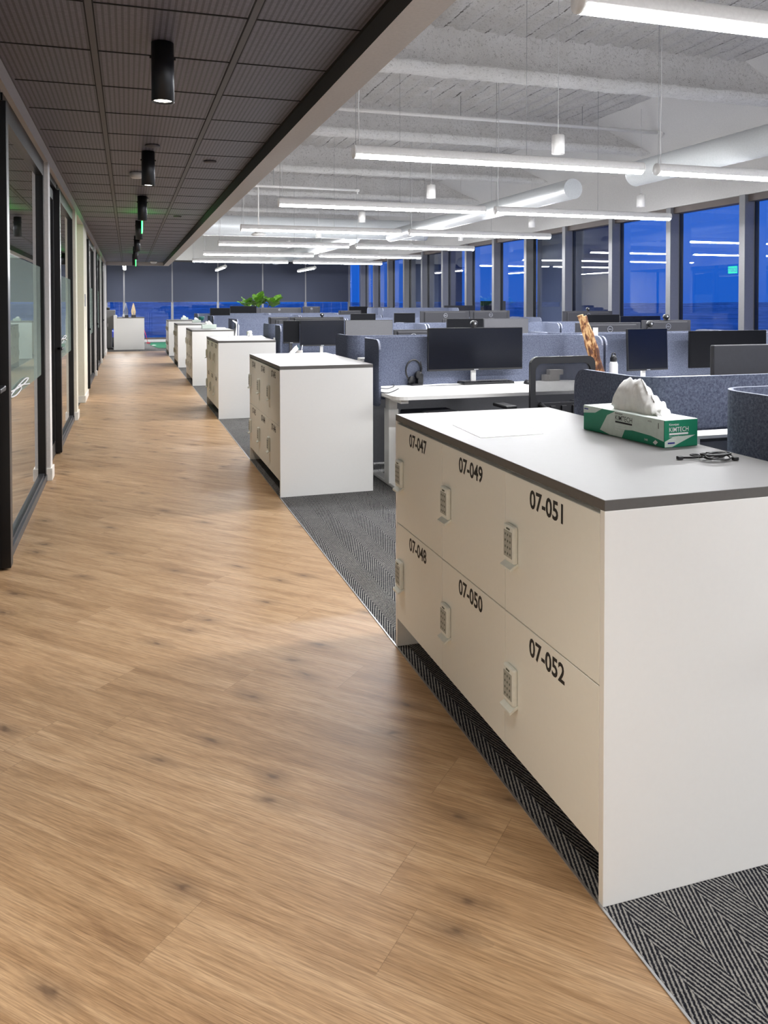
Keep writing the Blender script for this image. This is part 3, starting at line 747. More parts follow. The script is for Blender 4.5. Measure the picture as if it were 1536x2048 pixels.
def desk(label, wd, dp):
    t = thing('desk', label, 'desk', (0, 0, 0), 0, 'white desks in the open office')
    b = B(); prism(b, rrect(0, wd, 0, dp, 0.095), DZ - 0.026, DZ); obj('desktop', b, 'white', t)
    for x in (0.10, wd - 0.10):
        b = B(); bx(b, x - 0.04, x + 0.04, dp * 0.5 - 0.06, dp * 0.5 + 0.06, 0.02, 0.60, 0, 0.004); bx(b, x - 0.032, x + 0.032, dp * 0.5 - 0.05, dp * 0.5 + 0.05, 0.60, DZ - 0.05, 0)
        bx(b, x - 0.035, x + 0.035, 0.06, dp - 0.04, 0.0, 0.028, 0, 0.006); bx(b, x - 0.03, x + 0.03, 0.08, dp - 0.06, DZ - 0.06, DZ - 0.026); obj('leg', b, 'white', t)
    b = B(); bx(b, 0.1, wd - 0.1, dp * 0.5 - 0.03, dp * 0.5 + 0.03, DZ - 0.075, DZ - 0.03); obj('cross_beam', b, 'black2', t)
    return t
desk0 = None
RAISE = {(4, 0, 2): 0.17, (4, 1, 2): 0.17}
for i in range(6):
    yc = yb[i]
    t = thing('desk_spine', 'white capped divider rail along the %s' % ROW[i], 'divider', (1.87, yc, 0), 0, 'divider rails between facing desks')
    b = B(); bx(b, 0, 5.95, -0.05, 0.05, 0.945, 0.957, 0, 0.002); bx(b, 0, 0.03, -0.05, 0.05, 0, 0.945); bx(b, 5.92, 5.95, -0.05, 0.05, 0, 0.945); obj('cap_rail', b, 'white', t)
    b = B(); bx(b, 0.03, 5.92, -0.03, 0.03, 0.06, 0.93); obj('infill_panel', b, 'greymat', t)
    for side in (0, 1):
        for u, (xa, xb_) in enumerate(UX):
            s = -1 if side == 0 else 1; dz = RAISE.get((i, side, u), 0)
            what = '%s side of the %s, %s' % (('near', 'far')[side], ROW[i], SEAT[u])
            zlo = 0.62 if side == 0 else 0.70
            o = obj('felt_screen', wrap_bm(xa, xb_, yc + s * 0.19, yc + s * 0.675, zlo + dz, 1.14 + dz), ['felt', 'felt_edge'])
            tag(o, 'slate felt wrap screen, ' + what, 'desk screen', 'felt screens round the desks')
            lab = 'white desk, ' + what; wd, dp = xb_ - xa - 0.03, 0.80
            loc = (xa + 0.015, yc - 0.205 - dp, 0) if side == 0 else (xb_ - 0.015, yc + 0.205 + dp, 0)
            if desk0 is None: desk0 = desk(lab, wd, dp); desk0.location = loc
            else: dup(desk0, loc, 0 if side == 0 else PI, lab)

# ------------------------------------------------------------------ monitors
def ring_logo(bm, c, r, ux, nrm):
    ux = Vector(ux); n = Vector(nrm); uz = Vector((0, 0, 1)); c = Vector(c) + n * 0.0012; K = 28
    a = [bm.verts.new(c + (ux * math.cos(2 * PI * k / K) + uz * math.sin(2 * PI * k / K)) * r) for k in range(K)]
    d = [bm.verts.new(c + (ux * math.cos(2 * PI * k / K) + uz * math.sin(2 * PI * k / K)) * r * 0.86) for k in range(K)]
    for k in range(K): bm.faces.new((a[k], a[(k + 1) % K], d[(k + 1) % K], d[k]))
    text_bm(bm, 'DELL', r * 0.62, c - uz * r * 0.22, ux, (0, 0, 1), n, 0, 0.015, 1.0, True, 0.0003)
def monitor(label, x0, x1, y, ztop, h, face, rz=0.0, logo=True, scr='screen', body='back', stand='black2', desk_z=DZ, tilt=0.0, bulge=True):
    """face -1: the screen looks back towards the camera, +1: the back does"""
    wd = x1 - x0
    t = thing('monitor', label, 'monitor', ((x0 + x1) / 2, y, desk_z), (0 if face < 0 else PI) + rz, 'monitors on the desks')
    zc = ztop - desk_z - h / 2; mt = Matrix.Translation((0, 0, zc)) @ Matrix.Rotation(tilt, 4, 'X')
    b = B(); bx(b, -wd / 2, wd / 2, -0.012, 0.012, -h / 2, h / 2, 0, 0.004)
    if bulge: bx(b, -wd * 0.42, wd * 0.42, 0.012, 0.034, -h * 0.40, h * 0.46, 0, 0.010)
    bmesh.ops.transform(b, matrix=mt, verts=b.verts[:]); obj('casing', b, body, t)
    b = B(); bx(b, -wd / 2 + 0.006, wd / 2 - 0.006, -0.0135, -0.011, -h / 2 + 0.016, h / 2 - 0.006)
    bmesh.ops.transform(b, matrix=mt, verts=b.verts[:]); obj('screen', b, scr, t)
    if logo:
        b = B(); ring_logo(b, (0, 0.0345, h * 0.5 - 0.066), 0.031, (-1, 0, 0), (0, 1, 0)); bmesh.ops.transform(b, matrix=mt, verts=b.verts[:]); obj('logo', b, 'silver', t)
    else:
        b = B(); bx(b, -0.02, 0.02, -0.0142, -0.0132, -h / 2 + 0.004, -h / 2 + 0.011); bmesh.ops.transform(b, matrix=mt, verts=b.verts[:]); obj('chin_badge', b, 'silver', t)
    b = B(); bx(b, -0.022, 0.022, 0.038, 0.062, 0.012, zc + 0.05, 0, 0.006); bx(b, -0.05, 0.05, 0.012, 0.05, zc - 0.05, zc + 0.05, 0, 0.006); obj('stand_post', b, stand, t)
    b = B(); prism(b, rrect(-0.11, 0.11, -0.025, 0.085, 0.03), 0.0, 0.012); obj('stand_foot', b, stand, t)
    return t
def webcam(x, y, z, label):
    t = thing('webcam', label, 'webcam', (x, y, z), 0, 'webcams clipped on monitors')
    b = B(); lathe(b, [(0.0, -0.026), (0.02, -0.026), (0.026, -0.02), (0.027, 0.02), (0.02, 0.026), (0.0, 0.026)], (0, 0, 0.034), 20, 0, 'Y'); obj('barrel', b, 'black', t)
    b = B(); lathe(b, [(0.0, -0.0285), (0.009, -0.0285), (0.010, -0.026), (0.0, -0.026)], (0, 0, 0.034), 14, 0, 'Y'); obj('lens', b, 'silver', t)
    b = B(); bx(b, -0.014, 0.014, -0.018, 0.022, 0.0, 0.010, 0, 0.003); obj('clip', b, 'black', t)
W169, UWD = 0.575, 0.43
def px_mon(label, p0, p1, ytop, Y, face, ratio=W169, h=None, **kw):
    a = at(p0, ytop, Y=Y); c = at(p1, ytop, Y=Y); H = h or (c.x - a.x) * ratio
    H = min(H, (a.z + c.z) / 2 - DZ - 0.02)
    return monitor(label, a.x, c.x, Y, (a.z + c.z) / 2, H, face, **kw)
NEAR = [y - 0.40 for y in yb]; FAR = [y + 0.42 for y in yb]
px_mon('wide black monitor with dark screen facing us, behind the mesh chair', 855, 1044, 655, 6.25, -1, UWD, 0.362, logo=False, body='black', stand='white')
px_mon('tilted black monitor with a webcam, right of the wood stick', 1250, 1338, 657, 6.12, -1, h=0.375, logo=False, body='black', rz=0.12, tilt=-0.04, stand='white')
px_mon('flat black monitor against felt, left of the window mullion', 1378, 1531, 661, 6.14, -1, h=0.34, logo=False, body='deepblack', scr='deepblack')
px_mon('dark monitor back behind the nearest felt screen at the picture edge', 1424, 1660, 688, 2.74, 1, h=0.34, logo=False, body='black2', stand='black', bulge=False)
px_mon('monitor with dark blue screen behind the second locker block', 600, 688, 640, NEAR[2], -1, logo=False, body='black', stand='white')
px_mon('monitor with dull grey screen right beside the dark blue one', 690, 785, 640, NEAR[2] - 0.03, -1, logo=False, scr='screengrey', body='black')
px_mon('low monitor back with bright top edge left of the wide monitor', 787, 862, 659, FAR[1], 1, h=0.36)
px_mon('black monitor just above the wide monitor webcam', 893, 966, 637, NEAR[2] - 0.06, -1, logo=False, scr='deepblack', body='black')
px_mon('plain grey monitor back above the wide monitor, right of its webcam', 967, 1056, 637, NEAR[2], -1, logo=False, scr='screengrey', body='back')
px_mon('wide monitor back with round logo, left of a similar pair', 840, 938, 622, FAR[2], 1, UWD)
px_mon('wide monitor back with round logo, right of a similar pair', 940, 1019, 621, FAR[2] + 0.02, 1, 0.5)
px_mon('dark monitor back with round logo right behind the wood stick', 1151, 1280, 645, FAR[1], 1)
px_mon('dark monitor back with round logo and webcam behind the tilted monitor', 1284, 1380, 640, FAR[1] + 0.05, 1)
px_mon('black monitor over the logo monitor beside the wood stick', 1171, 1238, 629, NEAR[2], -1, logo=False, scr='deepblack', body='black')
px_mon('dark navy monitor below the second tall window', 1240, 1320, 632, NEAR[2], -1, logo=False, body='black')
px_mon('charcoal monitor back with webcam, farthest one above the wood stick', 1125, 1224, 622, FAR[2], 1, 0.5)
px_mon('small black monitor raised above the felt against the windows', 961, 1011, 602, FAR[4], 1, body='black')
px_mon('thin monitor edge above the raised felt by the windows', 888, 950, 611, FAR[4] + 0.05, 1, 0.5, logo=False)
px_mon('small black monitor far left by the blinds', 420, 460, 616, NEAR[5] - 0.02, -1, logo=False, scr='deepblack', body='black')
px_mon('black monitor directly below the fig leaves', 460, 513, 612, FAR[5] - 0.02, -1, logo=False, scr='deepblack', body='black')
px_mon('very wide grey monitor back below the fig plant', 513, 603, 615, yb[5] + 0.80, 1, 0.3)
px_mon('light grey monitor back right of the fig plant', 605, 640, 613, FAR[5] + 0.05, 1)
px_mon('grey monitor back in the third desk row left part', 537, 578, 634, FAR[2], 1, 0.62, logo=False)
px_mon('dark wide monitor peeking over the dark blue screen', 579, 687, 634, FAR[2] + 0.04, 1, UWD, logo=False, body='black')
px_mon('small black display with a pale oval mark', 566, 599, 641, NEAR[2] + 0.05, -1, h=0.3, logo=False, scr='deepblack', body='black')
px_mon('black monitor just right of the last blind', 698, 735, 613, NEAR[5], -1, logo=False, scr='deepblack', body='black')
px_mon('plain grey monitor below the far narrow windows', 736, 780, 614, NEAR[5] - 0.03, -1, logo=False, scr='screengrey', body='back')
px_mon('low grey monitor back left of the far black monitors', 677, 722, 621, FAR[4], 1, logo=False)
px_mon('black monitor in the fourth desk row, left one', 701, 751, 627, NEAR[3], -1, logo=False, scr='deepblack', body='black')
px_mon('black monitor in the fourth desk row, right one', 788, 830, 626, NEAR[3], -1, logo=False, scr='deepblack', body='black')
px_mon('charcoal monitor back with pale logo in the fifth desk row', 780, 824, 620, FAR[4], 1)
for px, py, Y, lab in ((948, 655, 6.25, 'webcam on top of the wide black monitor'), (1300, 655, 6.12, 'webcam on top of the tilted black monitor'), (1332, 640, FAR[1] + 0.05, 'webcam on the logo monitor behind the tilted one'),
                       (644, 634, FAR[2] + 0.04, 'webcam on the dark wide monitor in the third desk row'), (986, 602, FAR[4], 'webcam on the small raised black monitor'), (1176, 622, FAR[2], 'webcam on the farthest charcoal monitor back')):
    q = at(px, py, Y=Y); webcam(q.x, q.y, q.z, lab)

# ------------------------------------------------------------------ chair in the second desk row
ch = thing('task_chair', 'black mesh-back task chair pulled up to the wide black monitor', 'chair', (3.01, 5.42, 0), 0.0)
b = B(); prism(b, rrect(-0.25, 0.25, -0.24, 0.25, 0.09), 0.43, 0.50); bmesh.ops.bevel(b, geom=b.edges[:], offset=0.012, segments=2, affect='EDGES'); obj('seat', b, 'cushion', ch)
def frame_ring(bm, outer, inner, y0, y1):
    n = len(outer); V = [[bm.verts.new((x, y, z)) for x, z in poly] for poly in (outer, inner) for y in (y0, y1)]
    of, ob, jf, jb = V
    for k in range(n):
        q = (k + 1) % n
        bm.faces.new((of[k], of[q], jf[q], jf[k])); bm.faces.new((ob[q], ob[k], jb[k], jb[q])); bm.faces.new((of[q], of[k], ob[k], ob[q])); bm.faces.new((jf[k], jf[q], jb[q], jb[k]))
b = B(); frame_ring(b, rrect(-0.265, 0.265, 0.54, 1.035, 0.06), rrect(-0.225, 0.225, 0.70, 0.985, 0.05), -0.275, -0.245); obj('back_frame', b, 'black', ch)
b = B(); prism(b, rrect(-0.228, 0.228, 0.69, 0.99, 0.05), -0.262, -0.259)
for v in b.verts: v.co = Vector((v.co.x, v.co.z, v.co.y))
obj('back_mesh', b, 'mesh', ch)
b = B()
for s in (-1, 1):
    tube(b, [(s * 0.20, -0.285, 0.70), (s * 0.10, -0.30, 0.62), (s * 0.04, -0.27, 0.50), (0, -0.1, 0.41)], 0.016, 8)
for k in range(5): bx(b, -0.20 + k * 0.09, -0.16 + k * 0.09, -0.29, -0.28, 0.56, 0.68, 0, 0.003)
obj('back_support', b, 'black', ch)
for s in (-1, 1):
    b = B(); tube(b, [(s * 0.22, 0.0, 0.42), (s * 0.31, 0.0, 0.44), (s * 0.33, 0.0, 0.52), (s * 0.33, 0.0, 0.64)], 0.018, 8); bx(b, s * 0.33 - 0.045, s * 0.33 + 0.045, -0.11, 0.13, 0.64, 0.668, 0, 0.010); obj('armrest', b, 'black', ch)
b = B(); tube(b, [(0, 0, 0.10), (0, 0, 0.26)], 0.03, 14); tube(b, [(0, 0, 0.26), (0, 0, 0.42)], 0.02, 14); bx(b, -0.10, 0.10, -0.12, 0.12, 0.39, 0.43, 0, 0.01); obj('gas_lift', b, 'black', ch)
b = B()
for k in range(5):
    a = 2 * PI * k / 5 + 0.3; tube(b, [(0, 0, 0.12), (0.15 * math.cos(a), 0.15 * math.sin(a), 0.105), (0.31 * math.cos(a), 0.31 * math.sin(a), 0.07)], 0.02, 8, rs=[0.028, 0.024, 0.017])
obj('star_base', b, 'black', ch)
for k in range(5):
    a = 2 * PI * k / 5 + 0.3; b = B(); lathe(b, [(0.0, -0.02), (0.028, -0.02), (0.03, -0.012), (0.03, 0.012), (0.028, 0.02), (0.0, 0.02)], (0.31 * math.cos(a), 0.31 * math.sin(a), 0.0305), 14, 0, 'Y'); obj('caster', b, 'black', ch)

# ------------------------------------------------------------------ things on the second row desk
def flat(name, label, cat, pts, z, mat, th=0.0012, group=None):
    b = B(); prism(b, [(p[0], p[1]) for p in pts], 0, th); return tag(obj(name, b, mat, None, (0, 0, z)), label, cat, group)
def on(px, py, z=DZ): 
    q = at(px, py, Z=z); return q
q = on(834, 770)
t = thing('headset', 'black headset hung on its charging stand on the white desk', 'headset', (q.x, q.y, DZ), 0.25)
b = B(); prism(b, rrect(-0.075, 0.04, -0.045, 0.045, 0.02), 0, 0.014); bx(b, -0.005, 0.05, -0.025, 0.025, 0.01, 0.095, 0, 0.006); obj('charging_stand', b, 'black', t)
b = B(); tube(b, [(-0.035 + 0.078 * math.cos(a), 0.0, 0.125 + 0.088 * math.sin(a)) for a in [math.radians(-60 + 20 * k) for k in range(0, 16)]], 0.008, 8); obj('headband', b, 'black', t)
for p in ((0.008, -0.012, 0.085), (-0.055, 0.0, 0.045)):
    b = B(); lathe(b, [(0.0, -0.014), (0.030, -0.014), (0.034, 0.0), (0.030, 0.014), (0.0, 0.014)], p, 18, 0, 'Y'); obj('ear_cup', b, 'black', t)
b = B(); tube(b, [(0.02, -0.02, 0.1), (0.03, -0.03, 0.14), (0.012, -0.035, 0.20)], 0.004, 6); obj('microphone_boom', b, 'black', t)
# keyboard and mouse
k0, k1 = on(928, 770), on(1030, 767)
t = thing('keyboard', 'black keyboard in front of the wide black monitor', 'keyboard', (k0.x, k0.y, DZ), math.atan2(0, 1), 'keyboards')
KW = 0.47; b = B(); bx(b, 0, KW, 0, 0.15, 0, 0.018, 0, 0.004); obj('case', b, 'black', t)
b = B()
for r in range(6):
    for c in range(20):
        xx = 0.012 + c * 0.0225
        if r == 0 and 4 < c < 11: continue
        bx(b, xx, xx + 0.019, 0.012 + r * 0.0225, 0.031 + r * 0.0225, 0.018, 0.0245, 0, 0.002, 1)
obj('keys', b, 'black2', t)
q = on(1056, 768); b = B(); bmesh.ops.create_uvsphere(b, u_segments=20, v_segments=12, radius=1.0, matrix=Matrix.Translation((0, 0, 0.004)) @ Matrix.Diagonal((0.032, 0.055, 0.032, 1)))
for v in b.verts: v.co.z = max(v.co.z, 0)
for f in b.faces: f.smooth = True
t = thing('mouse', 'black mouse right of the keyboard, seen through the mesh chair', 'mouse', (q.x, q.y, DZ)); obj('shell', b, 'black', t)
b = B(); bx(b, -0.003, 0.003, 0.02, 0.04, 0.030, 0.036, 0, 0.001); obj('scroll_wheel', b, 'black2', t)
def curve_thing(name, label, cat, pts, r, mat, group=None):
    P = [Vector(p) for p in pts]; out = []
    for i in range(len(P) - 1):
        p0, p1, p2, p3 = P[max(0, i - 1)], P[i], P[i + 1], P[min(len(P) - 1, i + 2)]
        for k in range(6):
            u = k / 6; out.append(0.5 * ((2 * p1) + (p2 - p0) * u + (2 * p0 - 5 * p1 + 4 * p2 - p3) * u * u + (3 * p1 - p0 - 3 * p2 + p3) * u ** 3))
    out.append(P[-1]); b = B(); tube(b, out, r, 7); return tag(obj(name, b, mat), label, cat, group)
def deskline(pp, z=DZ + 0.004): return [tuple(on(x, y, z)) for x, y in pp]
curve_thing('charging_cable', 'black charging cable curling at the left edge of the white desk', 'cable', deskline([(757, 783), (775, 786), (790, 781), (797, 777)]), 0.0035, 'black', 'cables on the second row desk')
curve_thing('charging_cable', 'black cable looping by the desk edge under the headset', 'cable', deskline([(758, 767), (782, 768), (788, 772), (776, 777), (758, 776)]), 0.003, 'black', 'cables on the second row desk')
curve_thing('headset_cable', 'thin black cable running from the headset to the wide monitor', 'cable', deskline([(845, 768), (858, 760), (876, 763), (895, 764), (912, 760), (932, 757)]), 0.003, 'black', 'cables on the second row desk')
for pp, lab in ((((866, 771), (897, 768), (893, 764), (868, 765)), 'white paper slip left of the keyboard'), (((900, 767), (925, 763), (918, 760), (898, 763)), 'pale paper slip at the keyboard corner')):
    flat('paper_slip', lab, 'paper', [on(x, y)[:2] for x, y in pp], DZ, 'paper', 0.001, 'papers on the second row desk')
q = on(945, 762); b = B(); bx(b, -0.045, 0.045, -0.006, 0.0, 0, 0.075)
tag(obj('sticky_note', b, 'yellow', None, (q.x, q.y + 0.12, DZ), (-0.15, 0, 0)), 'pale yellow note standing under the wide monitor', 'note')
q = on(987, 764); b = B(); bmesh.ops.create_uvsphere(b, u_segments=16, v_segments=10, radius=0.03)
for v in b.verts: v.co.z = max(v.co.z, -0.005) + 0.005
tag(obj('blue_puck', b, 'blue', None, (q.x, q.y + 0.22, DZ)), 'small round blue object behind the keyboard', 'desk item')
for px, py, sx_, sy_, sz_, mt, nm, lab in ((1001, 764, 0.045, 0.03, 0.11, 'paper', 'white_carton', 'white upright carton under the wide monitor right end'), (1020, 764, 0.05, 0.03, 0.10, 'card', 'brown_carton', 'brown upright carton under the wide monitor right end'),
                                       (1068, 758, 0.14, 0.06, 0.05, 'greybox', 'flat_carton', 'pale flat carton seen through the chair mesh, left one'), (1115, 764, 0.15, 0.06, 0.055, 'greybox', 'flat_carton', 'grey flat carton seen through the chair mesh, lower right one')):
    q = on(px, py); b = B(); bx(b, -sx_ / 2, sx_ / 2, -sy_ / 2, sy_ / 2, 0, sz_, 0, 0.002)
    tag(obj(nm, b, mt, None, (q.x, q.y + 0.12, DZ)), lab, 'carton', 'cartons on the second row desk')
q = on(1122, 764); b = B(); bx(b, -0.06, 0.075, -0.03, 0.03, 0, 0.045, 0, 0.002); tag(obj('flat_carton', b, 'greybox', None, (q.x, q.y + 0.12, DZ + 0.055)), 'pale carton stacked on the grey one behind the chair mesh', 'carton', 'cartons on the second row desk')
# pedestal under the desk
t = thing('drawer_pedestal', 'white drawer pedestal with a dark cushion top under the white desk', 'drawer unit', (2.04, 5.47, 0))
b = B(); bx(b, 0, 0.40, 0, 0.52, 0.03, 0.53, 0, 0.003); obj('body', b, 'white', t)
for k in range(2):
    b = B(); bx(b, 0.004, 0.396, -0.016, 0.0, 0.04 + k * 0.245, 0.275 + k * 0.25, 0, 0.002); dr = obj('drawer', b, 'white', t)
    b = B(); bx(b, 0.14, 0.26, -0.026, -0.016, 0.235 + k * 0.25, 0.245 + k * 0.25, 0, 0.002); obj('pull', b, 'silver', dr)
b = B(); bx(b, 0.0, 0.40, 0.0, 0.52, 0.53, 0.585, 0, 0.014); obj('cushion', b, 'cushion', t)
for k in range(4):
    b = B(); lathe(b, [(0.0, 0.0), (0.016, 0.0), (0.018, 0.03), (0.0, 0.03)], (0.05 + 0.3 * (k % 2), 0.06 + 0.4 * (k // 2), 0), 12); obj('caster', b, 'black', t)
t = thing('keyboard', 'spare black keyboard lying on the dark pedestal cushion', 'keyboard', (2.12, 5.56, 0.586), 0.2, 'keyboards')
b = B(); bx(b, 0, 0.28, 0, 0.11, 0, 0.016, 0, 0.004); obj('case', b, 'black', t)
b = B()
for r in range(5):
    for c in range(12): bx(b, 0.012 + c * 0.0215, 0.03 + c * 0.0215, 0.01 + r * 0.019, 0.026 + r * 0.019, 0.016, 0.021)
obj('keys', b, 'black2', t)
# walking sticks, bottle, cards
a0, a1 = at(1206, 775, Y=5.66), at(1164, 634, Y=5.84)
t = thing('wooden_stick', 'pair of pale and brown bark sticks tied together, leaning on the felt', 'stick', (a0.x, a0.y, DZ + 0.012))
bo = Vector((0, 0, 0.0)); tp = Vector((a1.x - a0.x, a1.y - a0.y, a1.z - DZ))
for k, off in enumerate((Vector((-0.018, 0, 0)), Vector((0.018, -0.012, 0)))):
    b = B(); P = []; 
    for i in range(13):
        u = i / 12; P.append(bo.lerp(tp, u) + off + Vector((0.007 * math.sin(u * 9 + k * 2), 0.004 * math.cos(u * 7), -0.012 * k * u)))
    tube(b, P, 0.026, 12, 0, False, [0.031 - 0.006 * i / 12 + 0.003 * math.sin(i * 2.1 + k) for i in range(13)])
    s = obj('stick', b, 'bark', t)
    b = B(); d = (P[-1] - P[-2]).normalized(); tube(b, [P[-1] - d * 0.002, P[-1] + d * 0.004], 0.026, 12); obj('cut_end', b, 'cut', s)
b = B(); pm = bo.lerp(tp, 0.42); tube(b, [bo.lerp(tp, 0.8) + Vector((-0.04, -0.02, 0)), pm + Vector((-0.075, -0.03, 0.04)), pm + Vector((-0.06, -0.03, 0))], 0.002, 5); bx(b, pm.x - 0.08, pm.x - 0.045, pm.y - 0.034, pm.y - 0.026, pm.z - 0.06, pm.z + 0.0); obj('hanging_tag', b, 'card', t)
q = at(1227, 740, Y=5.9); t = thing('water_bottle', 'white water bottle with a black lid right of the wood stick', 'bottle', (q.x, 5.9, DZ))
b = B(); lathe(b, [(0.0, 0.0), (0.034, 0.0), (0.036, 0.01), (0.036, 0.17), (0.026, 0.195), (0.0, 0.195)], seg=20); obj('flask', b, 'paper', t)
b = B(); lathe(b, [(0.0, 0.19), (0.028, 0.19), (0.03, 0.22), (0.016, 0.245), (0.0, 0.245)], seg=18); tube(b, [(-0.022, 0, 0.225), (-0.012, 0, 0.262), (0.012, 0, 0.262), (0.022, 0, 0.225)], 0.006, 8); obj('lid', b, 'black', t)
for px0, px1, y0_, y1_, Yw, lab in ((1107, 1118, 654, 665, yb[2] - 0.20, 'small white card pinned on felt above the mesh chair'), (1186, 1196, 655, 674, yb[1] - 0.20, 'white card pinned on felt beside the wood stick')):
    a, c = at(px0, y1_, Y=Yw), at(px1, y0_, Y=Yw); b = B(); bx(b, a.x, c.x, Yw - 0.002, Yw + 0.0, a.z, c.z); tag(obj('pinned_card', b, 'paper'), lab, 'card', 'cards on the felt screens')
q = at(599, 700, Y=9.9); t = thing('pen_cup', 'small pen cup with white pens behind the second locker block', 'pen cup', (q.x, 9.9, DZ))
b = B(); lathe(b, [(0.0, 0.0), (0.04, 0.0), (0.042, 0.10), (0.036, 0.10), (0.036, 0.01), (0.0, 0.01)], seg=18); obj('cup', b, 'greybox', t)
for k in range(4):
    b = B(); tube(b, [(0.012 * math.cos(k * 1.6), 0.012 * math.sin(k * 1.6), 0.012), (0.04 * math.cos(k * 1.6), 0.04 * math.sin(k * 1.6), 0.165)], 0.004, 6); obj('pen', b, ('paper', 'teal', 'paper', 'black')[k], t)
q = at(585, 700, Y=9.75); b = B(); tube(b, [(-0.06, -0.02, 0.03), (0.06, 0.03, 0.14)], 0.028, 14); tag(obj('paper_roll', b, 'paper', None, (q.x, 9.75, DZ)), 'white rolled paper tilted behind the second locker block', 'paper roll')
q = at(469, 668, Y=14.3); b = B()
bb = [(-0.03, 0.0), (0.05, 0.0), (0.06, 0.30), (0.03, 0.36), (-0.06, 0.40), (-0.05, 0.375), (0.0, 0.34), (0.01, 0.28)]
prism(b, bb, -0.03, 0.03)
for v in b.verts: v.co = Vector((v.co.x, v.co.z, v.co.y))
tag(obj('desk_lamp', b, 'paper', None, (q.x + 0.02, 14.3, DZ)), 'white curved slim desk lamp behind the third locker block', 'lamp')

# ------------------------------------------------------------------ things on the lockers
def tissue(parent, L, W, H, z, y0, seed, name='tissue'):
    b = B(); NU, NV = 40, 18; rows = []
    for i in range(NU + 1):
        u = i / NU; y = y0 + (0.5 - u) * L
        h = H * (0.35 + 0.65 * (u / 0.14) ** 0.6 if u < 0.14 else 1.0 if u < 0.46 else max(0.06, 1 - ((u - 0.46) / 0.54) ** 1.2))
        h *= 1 + 0.05 * math.sin(u * 13 + seed)
        row = []
        for j in range(NV + 1):
            a = PI * j / NV; jj = j * 13 / 18; wv = W * (0.34 + 0.3 * math.sin(a) + 0.22 * math.sin(a * 2) ** 2)
            n = mnoise.noise(Vector((u * 4 + seed, jj * 0.35, 1.3))) * 0.012 + abs(mnoise.noise(Vector((u * 7 + jj * 0.3, jj * 0.30, seed)))) * 0.026 - 0.008
            row.append(b.verts.new((-math.copysign(abs(math.cos(a)) ** 1.5, math.cos(a)) * wv + n, y + n * 0.8 + 0.010 * math.sin(a) * math.sin(u * 7), z + h * max(0.0, math.sin(a)) ** 0.8 + n * math.sin(a))))
        rows.append(row)
    for r0, r1 in zip(rows, rows[1:]):
        for k in range(NV):
            f = b.faces.new((r0[k], r0[k + 1], r1[k + 1], r1[k])); f.smooth = True
    for rw in (rows[0], rows[-1]): b.faces.new(rw)
    return obj(name, b, 'tissue', parent)
# big green box at the camera: long side to the corridor
t = thing('tissue_box', 'long green and white lab tissue box with a tissue pulled up, nearest lockers', 'tissue box', (1.662, 2.352, LH), math.radians(4.1), 'tissue boxes on the lockers')
hx, hy, hz = 0.067, 0.212, 0.088
b = B(); bx(b, -hx, hx, -hy, hy, 0, hz, 0, 0.0015, 1); b.normal_update()
for f in b.faces:
    if f.calc_center_median().z > hz - 0.002: f.material_index = 1
obj('carton', b, ['boxgreen', 'boxtop'], t)
b = B()   # printed pale shapes
def quadp(bm, pts, mi=0): 
    f = bm.faces.new([bm.verts.new(p) for p in pts]); f.material_index = mi
xf = -hx - 0.0006
quadp(b, [(xf, hy - 0.001, hz - 0.001), (xf, hy - 0.001, hz - 0.028), (xf, hy - 0.07, hz - 0.020), (xf, hy - 0.11, hz - 0.001)])
quadp(b, [(xf, 0.075, hz - 0.020), (xf, 0.115, 0.012), (xf, 0.06, 0.002), (xf, -0.005, 0.002), (xf, -0.02, 0.03), (xf, -0.06, 0.034), (xf, -0.15, 0.030), (xf, -hy + 0.002, 0.020), (xf, -hy + 0.002, hz - 0.001), (xf, 0.03, hz - 0.001)])
yf = -hy - 0.0006
quadp(b, [(-hx + 0.001, yf, 0.002), (-hx + 0.030, yf, 0.002), (hx - 0.028, yf, 0.030), (hx - 0.010, yf, 0.036), (-hx + 0.035, yf, 0.034), (-hx + 0.001, yf, 0.020)])
obj('printed_panel', b, 'boxpale', t)
b = B(); z1 = hz - 0.030
text_bm(b, 'Kimwipes', 0.010, (xf, 0.030, z1 + 0.020), (0, -1, 0), (0, 0, 1), (-1, 0, 0), 0, 0.01, 1.0, thick=0.0006)
text_bm(b, 'KIMTECH', 0.024, (xf, 0.030, z1), (0, -1, 0), (0, 0, 1), (-1, 0, 0), 0, 0.002, 0.90, thick=0.0006)
quadp(b, [(xf - 0.0006, 0.030, z1 - 0.003), (xf - 0.0006, -0.058, z1 - 0.003), (xf - 0.0006, -0.058, z1 - 0.009), (xf - 0.0006, 0.030, z1 - 0.009)])
for r, s in enumerate(('Delicate Task Wipers', 'Limpiadores Delicados', 'Papier doux')): text_bm(b, s, 0.0058, (xf, 0.030, z1 - 0.017 - r * 0.0085), (0, -1, 0), (0, 0, 1), (-1, 0, 0), 1, 0.0, 1.0, thick=0.0006)
text_bm(b, '1', 0.026, (xf, -hy + 0.028, hz - 0.030), (0, -1, 0), (0, 0, 1), (-1, 0, 0), 0, 0.01, 1.0, thick=0.0006)
text_bm(b, '34256', 0.0075, (xf, -0.135, hz - 0.014), (0, -1, 0), (0, 0, 1), (-1, 0, 0), 0, 0.0, 1.0, thick=0.0006)
text_bm(b, '144', 0.012, (xf, -0.120, 0.010), (0, -1, 0), (0, 0, 1), (-1, 0, 0), 1, 0.004, 1.0, thick=0.0008)
quadp(b, [(xf - 0.0008, -0.160, 0.010), (xf - 0.0008, -0.172, 0.020), (xf - 0.0008, -0.184, 0.014), (xf - 0.0008, -0.172, 0.004)], 1)
